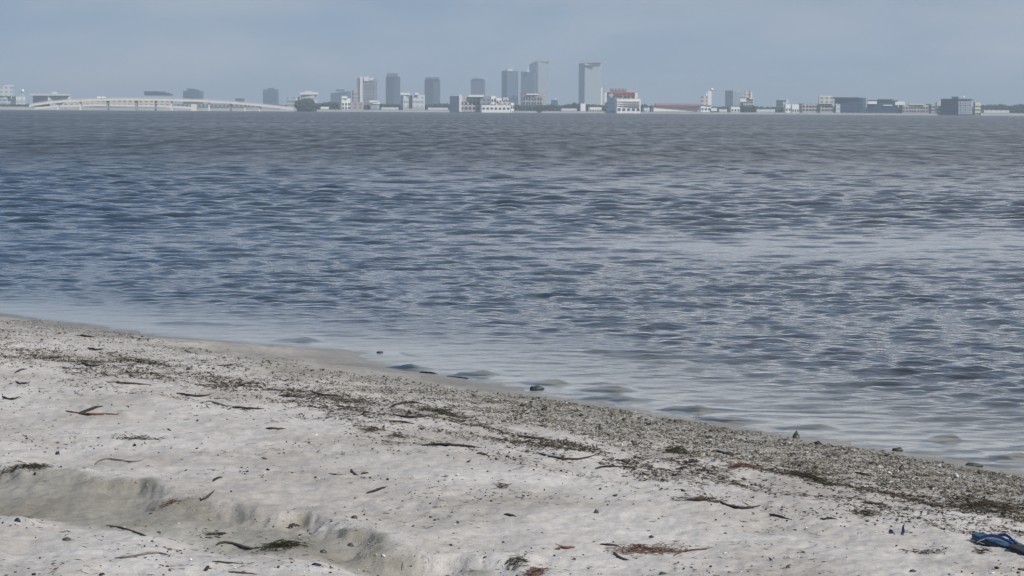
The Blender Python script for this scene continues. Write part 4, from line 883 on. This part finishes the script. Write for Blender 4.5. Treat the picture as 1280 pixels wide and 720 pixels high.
clump('dark weed mat at the right edge beneath the long branch', 'seaweed', 1235, 634, 110, 11, 420, PALW, 22, ang=.10, hg=.02)
clump('green-brown weed mat under the pale strip, right part of the beach', 'seaweed', 1010, 598, 90, 10, 380, PALG, 23, ang=.18, hg=.018)

# crumbled sand below the broken edge
def crumb_fn(x, y, X_, Y_, s_):
    a, _ = polydist(X_, Y_, scp); return np.exp(-((a - .05) / .09) ** 2) * (1 - sst(0, .8, X_)) * (s_ > 1)
EDGE = crumb_fn
# little dark blue scrap
g = on_ground(1123, 668); root = empty('plastic_scrap', g, 'small torn dark blue plastic scrap standing in the sand left of the sandal', 'litter')
BLUEP = mat('dark_blue_plastic', (.012, .014, .07), .4, .5)[0]; LBP = mat('pale_violet_plastic', (.45, .42, .62), .5)[0]
def flatstrip(P, w_, th_):
    P = np.array(P); V = []; F = []
    for i, p in enumerate(P):
        for sx, sy in ((-1, -1), (1, -1), (1, 1), (-1, 1)): V.append(p + np.array([sx * w_[i], sy * th_, 0]))
    for i in range(len(P) - 1):
        for j in range(4): F.append((4 * i + j, 4 * i + (j + 1) % 4, 4 * i + 4 + (j + 1) % 4, 4 * i + 4 + j))
    F += [(3, 2, 1, 0), tuple(len(V) - 4 + k for k in range(4))]; return V, F
V, F = flatstrip([(.012, 0, -.005), (.018, .002, .012), (.017, 0, .028), (.021, .002, .038)], [.006, .006, .004, .002], .0012); mesh_obj('upright_flap', V, F, BLUEP, root, smooth=False)
V, F = flatstrip([(-.022, 0, -.004), (-.028, .002, .010), (-.030, 0, .019)], [.012, .009, .004], .0012); mesh_obj('low_flap', V, F, BLUEP, root)
V, F = flatstrip([(-.03, -.004, -.004), (0, -.004, .001), (.03, -.004, .002)], [.006, .012, .004], .0010); mesh_obj('pale_film', V, F, LBP, root)

# sandal
gs = on_ground(1216, 676); ge = on_ground(1302, 693); dv = ge[:2] - gs[:2]; ang = math.atan2(dv[1], dv[0])
root = empty('flip_flop', (gs[0], gs[1], gs[2]), 'dark blue flip-flop sandal lying on the sand at the right edge', 'sandal'); root.rotation_euler = (R(0), R(1.5), ang)
TOPB, t_, b_ = mat('teal_blue_foam', (.035, .095, .15), .75); no = t_.nodes.new('ShaderNodeTexNoise'); no.inputs['Scale'].default_value = 30; no.inputs['Detail'].default_value = 6
tcx = t_.nodes.new('ShaderNodeTexCoord'); t_.links.new(tcx.outputs['Object'], no.inputs['Vector']); rp = ramp(t_, [(.4, (.02, .055, .10)), (.62, (.045, .12, .18)), (.75, (.25, .25, .25))]); t_.links.new(no.outputs['Fac'], rp.inputs[0]); t_.links.new(rp.outputs[0], b_.inputs['Base Color'])
NAVY = mat('navy_rubber', (.010, .014, .05), .5, .4)[0]; STRAPB = mat('blue_strap', (.018, .05, .19), .4, .5)[0]; STRAPW = mat('white_strap_lining', (.65, .68, .75), .6)[0]; SOLE2 = mat('brown_black_rubber', (.03, .022, .028), .7)[0]
LS = .30
def sole_outline(k=40, inset=0):
    P = []
    for i in range(k):
        t1_ = 2 * math.pi * i / k; x = LS / 2 - LS / 2 * math.cos(t1_); u = x / LS
        hw = (.034 + .013 * sst(.35, .8, u)) * math.sqrt(max(1 - abs(2 * u - 1) ** 2.4, 0)) + 0
        y = -math.sin(t1_) / max(abs(math.sin(t1_)), 1e-6) * hw if abs(math.sin(t1_)) > 1e-6 else 0
        P.append((x + (inset if u < .5 else -inset) * abs(math.cos(t1_)), y * (1 - inset / .04)))
    return P
def sole(z0, z1, z2=None, inset=.0):
    po = sole_outline(); pi_ = sole_outline(inset=inset + .003); k = len(po)
    arch = lambda u: .006 * math.sin(math.pi * u) + .010 * (1 - u) ** 2
    V = [(x, y, z0 + arch(x / LS)) for x, y in po] + [(x, y, z1 + arch(x / LS)) for x, y in po] + [(x, y, z1 + .0025 + arch(x / LS)) for x, y in pi_]
    F = [tuple(range(k))] + [(i, k + i, k + (i + 1) % k, (i + 1) % k) for i in range(k)] + [(k + i, 2 * k + i, 2 * k + (i + 1) % k, k + (i + 1) % k) for i in range(k)] + [tuple(range(2 * k, 3 * k))[::-1]]
    return V, F
V, F = sole(0.0, .013); V = [(x, y, z) for x, y, z in V]; mesh_obj('sole', V, F, NAVY, root)
V, F = sole(.0155, .020, inset=.001); mesh_obj('footbed', V, F, TOPB, root)
def strap(side, m, wid, zoff, name):
    P = []; n_ = 12
    for i in range(n_):
        u = i / (n_ - 1); x = .075 + .185 * u; y = side * (.038 * (1 - u) ** .8 + .001); z = .018 + .030 * math.sin(math.pi * min(u * 1.0, 1)) ** .8 * (1 - .15 * u) + zoff; P.append((x, y, z))
    V = []; F = []
    for i, p in enumerate(P):
        w_ = wid * (.5 + .5 * math.sin(math.pi * (i + .6) / n_)); 
        for dx_, dz_ in ((0, w_), (0, -w_)):
            for dy_ in (-.0015, .0015): V.append((p[0], p[1] + dy_, p[2] + dz_))
    for i in range(n_ - 1):
        a = 4 * i; b2 = a + 4
        for q in ((0, 1), (1, 3), (3, 2), (2, 0)): F.append((a + q[0], a + q[1], b2 + q[1], b2 + q[0]))
    F += [(0, 2, 3, 1), (len(V) - 4, len(V) - 3, len(V) - 1, len(V) - 2)]
    o = mesh_obj(name, V, F, m, root, smooth=False); md = o.modifiers.new('b', 'BEVEL'); md.width = .001; return o
strap(-1, STRAPB, .006, 0, 'strap'); strap(1, STRAPB, .006, 0, 'strap')
o = strap(-1, STRAPW, .0035, -.0098, 'strap_lining')
V, F = uvs(.005, (.255, 0, .028), 10, 6, 3); mesh_obj('toe_post', V, F, NAVY, root, smooth=True)
gs2 = on_ground(1262, 685); root2 = empty('flip_flop', (gs2[0], gs2[1] - .03, gs2[2]), 'brown-black sandal sole lying half under the blue flip-flop at the right edge', 'sandal'); root2.rotation_euler = (0, R(-1), ang - .22)
root, _r = root2, root
V, F = sole(-.006, .002); mesh_obj('sole', V, F, SOLE2, root2); V, F = sole(.0045, .007, inset=.002); mesh_obj('footbed', V, F, SOLE2, root2)

# ---------------------------------------------------------------- countless small pieces
def scatter(n_, fn, seed, xr=(-7.5, 6.5), yr=(7.3, 27)):
    g_ = np.random.default_rng(seed); out_ = []; tot = 0
    while tot < n_:
        # denser near the camera: uniform in the logarithm of the distance keeps the count sensible
        Y_ = np.exp(g_.uniform(np.log(yr[0]), np.log(yr[1]), 60000)); X_ = g_.uniform(-.27, .27, 60000) * Y_
        s_, _ = polydist(X_, Y_, sw); x_, y_ = project(X_, Y_, .03 + .2 * sst(0, 2.5, s_))
        pr = fn(x_, y_, X_, Y_, s_) * (s_ > -.03)
        k = g_.random(60000) < pr
        out_.append(np.stack([X_[k], Y_[k]], 1)); tot += k.sum()
        if len(out_) > 60: break
    return np.concatenate(out_)[:n_]
upx = [(-300, 372), (0, 398), (60, 400), (180, 419), (230, 428), (300, 440), (400, 458), (460, 466), (540, 478), (600, 490), (640, 492), (700, 498), (760, 506), (850, 521), (960, 540), (1100, 562), (1220, 581), (1290, 594), (1700, 660)]
lpx = [(-300, 400), (0, 424), (100, 438), (200, 448), (330, 470), (440, 487), (560, 507), (700, 532), (850, 560), (1000, 586), (1150, 610), (1290, 632), (1700, 700)]
wpx_ = [(-300, 410), (0, 434), (80, 440), (150, 448), (230, 462), (300, 469), (360, 480), (430, 497), (500, 508), (560, 520), (620, 532), (700, 545), (800, 562), (860, 575), (940, 586), (1030, 600), (1110, 612), (1180, 622), (1250, 634), (1290, 640), (1700, 705)]
ip = lambda x, P: np.interp(x, [p[0] for p in P], [p[1] for p in P])
def gravel_fn(x, y, X_, Y_, s_):
    u = (y - ip(x, upx)) / (ip(x, lpx) - ip(x, upx)); dens = np.interp(x, [-300, 0, 200, 450, 620, 900, 1300], [.35, .3, .25, .4, .85, 1, 1])
    e = sst(-.02, .1, u) * (1 - sst(.72, 1.12, u + .25 * noise(X_ * 3, Y_ * 3, 101)))
    return dens * e * np.clip(.65 + .8 * fbm(X_ * 3, Y_ * 2.2, 103, 3), .08, 1)
def chips(P, size, seed, pal, flat=.35, emb=.2, sg=.3):
    g_ = np.random.default_rng(seed); n_ = len(P)
    A = np.array([[1, 0, 0], [-1, 0, 0], [0, 1, 0], [0, -1, 0], [0, 0, 1], [0, 0, -1]], float); Fo = np.array([[0, 2, 4], [2, 1, 4], [1, 3, 4], [3, 0, 4], [2, 0, 5], [1, 2, 5], [3, 1, 5], [0, 3, 5]])
    sz = size * np.exp(g_.normal(0, sg, n_)); V = A[None] * g_.uniform(.5, 1.25, (n_, 6, 1)); V[:, :, 2] *= flat * g_.uniform(.6, 1.8, (n_, 1)); V[:, :, 0] *= g_.uniform(.8, 1.7, (n_, 1))
    th_ = g_.uniform(0, 2 * np.pi, n_); tl = g_.normal(0, .45, n_)
    x = V[:, :, 0] * np.cos(tl)[:, None] - V[:, :, 2] * np.sin(tl)[:, None]; z = V[:, :, 0] * np.sin(tl)[:, None] + V[:, :, 2] * np.cos(tl)[:, None]; y = V[:, :, 1]
    X_ = x * np.cos(th_)[:, None] - y * np.sin(th_)[:, None]; Y_ = x * np.sin(th_)[:, None] + y * np.cos(th_)[:, None]
    V = np.stack([X_, Y_, z], -1) * sz[:, None, None] + np.stack([P[:, 0], P[:, 1], height(P[:, 0], P[:, 1]) + sz * emb], 1)[:, None]
    pal = np.array(pal)[g_.integers(0, len(pal), n_)] * g_.uniform(.75, 1.25, (n_, 1))
    return V.reshape(-1, 3), (Fo[None] + 6 * np.arange(n_)[:, None, None]).reshape(-1, 3), np.repeat(pal, 6, 0)
PSH = [(.13, .11, .08), (.085, .072, .054), (.04, .034, .03), (.19, .175, .145), (.16, .145, .10), (.24, .22, .15), (.025, .024, .026), (.09, .085, .07), (.45, .44, .42), (.14, .13, .11)]
V, F, cl = chips(scatter(70000, gravel_fn, 1), .0036, 1, PSH, .4, .2, .5); o = mesh_obj('shell_gravel', V, F, SHELLS, cols=cl); tag(o, kind='stuff')
def weed_fn(x, y, X_, Y_, s_):
    v = (y - ip(x, wpx_)) / 9.0; ar = polydist(X_, Y_, sw)[1]; w1 = np.exp(-v ** 2) * np.clip(.45 + 1.7 * fbm(ar * .9, s_ * 4.5, 111, 4), .05, 1)
    w2 = np.exp(-np.abs((y - ip(x, wpx_) - 14) / np.interp(x, [0, 500, 1300], [24, 22, 9])) ** 2) * np.clip(-.03 + 1.5 * fbm(ar * 1.1, s_ * 5.5, 113, 4), 0.02, .9) * .6
    w3 = np.exp(-((y - ip(x, upx) - 1) / 2.2) ** 2) * .30 * np.clip(.1 + 1.5 * noise(X_ * 2.5, Y_ * 2.5, 115), 0, 1)
    return np.clip(w1 + w2 + w3, 0, 1)
P = scatter(15000, weed_fn, 2); V, F, cl = strands(np.concatenate([P, P[:, :1] * 0], 1), .042, 0, 5, .0022, .009, PALW, angsd=.75, ang=-.6)
o = mesh_obj('seaweed_strands', V, F, STRANDS, cols=cl); tag(o, kind='stuff')
V, F, cl = chips(scatter(6000, weed_fn, 3), .0055, 6, [(.04, .035, .03), (.08, .065, .05), (.02, .02, .02), (.12, .10, .07)], .5, .3); o = mesh_obj('weed_crumbs', V, F, SHELLS, cols=cl); tag(o, kind='stuff')
def loose_fn(x, y, X_, Y_, s_):
    d_ = y - ip(x, wpx_); return sst(0, 12, d_) * np.clip(.12 + .5 * fbm(X_ * 1.1, Y_ * 1.1, 121, 3), .03, .6) * (1 - .5 * sst(30, 150, d_)) * .5
P = scatter(2200, loose_fn, 4); V, F, cl = chips(P, .0055, 7, [(.04, .035, .03), (.08, .06, .045), (.02, .02, .022), (.14, .11, .08)], .45, .3); o = mesh_obj('dark_crumbs', V, F, SHELLS, cols=cl); tag(o, kind='stuff')
P = scatter(500, loose_fn, 5); V, F, cl = chips(P, .0045, 8, [(.62, .62, .62), (.72, .71, .7), (.5, .48, .45)], .4, .3); o = mesh_obj('white_shell_bits', V, F, SHELLS, cols=cl); tag(o, kind='stuff')
P = scatter(2200, loose_fn, 6); V, F, cl = strands(np.concatenate([P, P[:, :1] * 0], 1), .035, 0, 9, .0018, .003, PALW, angsd=.7); o = mesh_obj('scattered_strands', V, F, STRANDS, cols=cl); tag(o, kind='stuff')

P = scatter(900, EDGE, 11, (-4, 2), (8, 15)); V, F, cl = chips(P, .0032, 12, [(.34, .325, .30), (.27, .26, .23)], .7, .2, .3); o = mesh_obj('sand_crumbs', V, F, SHELLS, cols=cl); tag(o, kind='stuff')

# ---------------------------------------------------------------- haze
HM = bpy.data.materials.new('haze'); HM.use_nodes = True; t = HM.node_tree; t.nodes.clear()
vp = t.nodes.new('ShaderNodeVolumePrincipled'); vp.inputs['Color'].default_value = (.76, .885, 1.0, 1); vp.inputs['Density'].default_value = HAZE; vp.inputs['Anisotropy'].default_value = 0.0
oo = t.nodes.new('ShaderNodeOutputMaterial'); t.links.new(vp.outputs[0], oo.inputs['Volume'])
V, F = box(-30000, 30000, -3000, 28000, -6.0, 195.0)
hb = mesh_obj('haze', V, F, HM); tag(hb, kind='stuff')
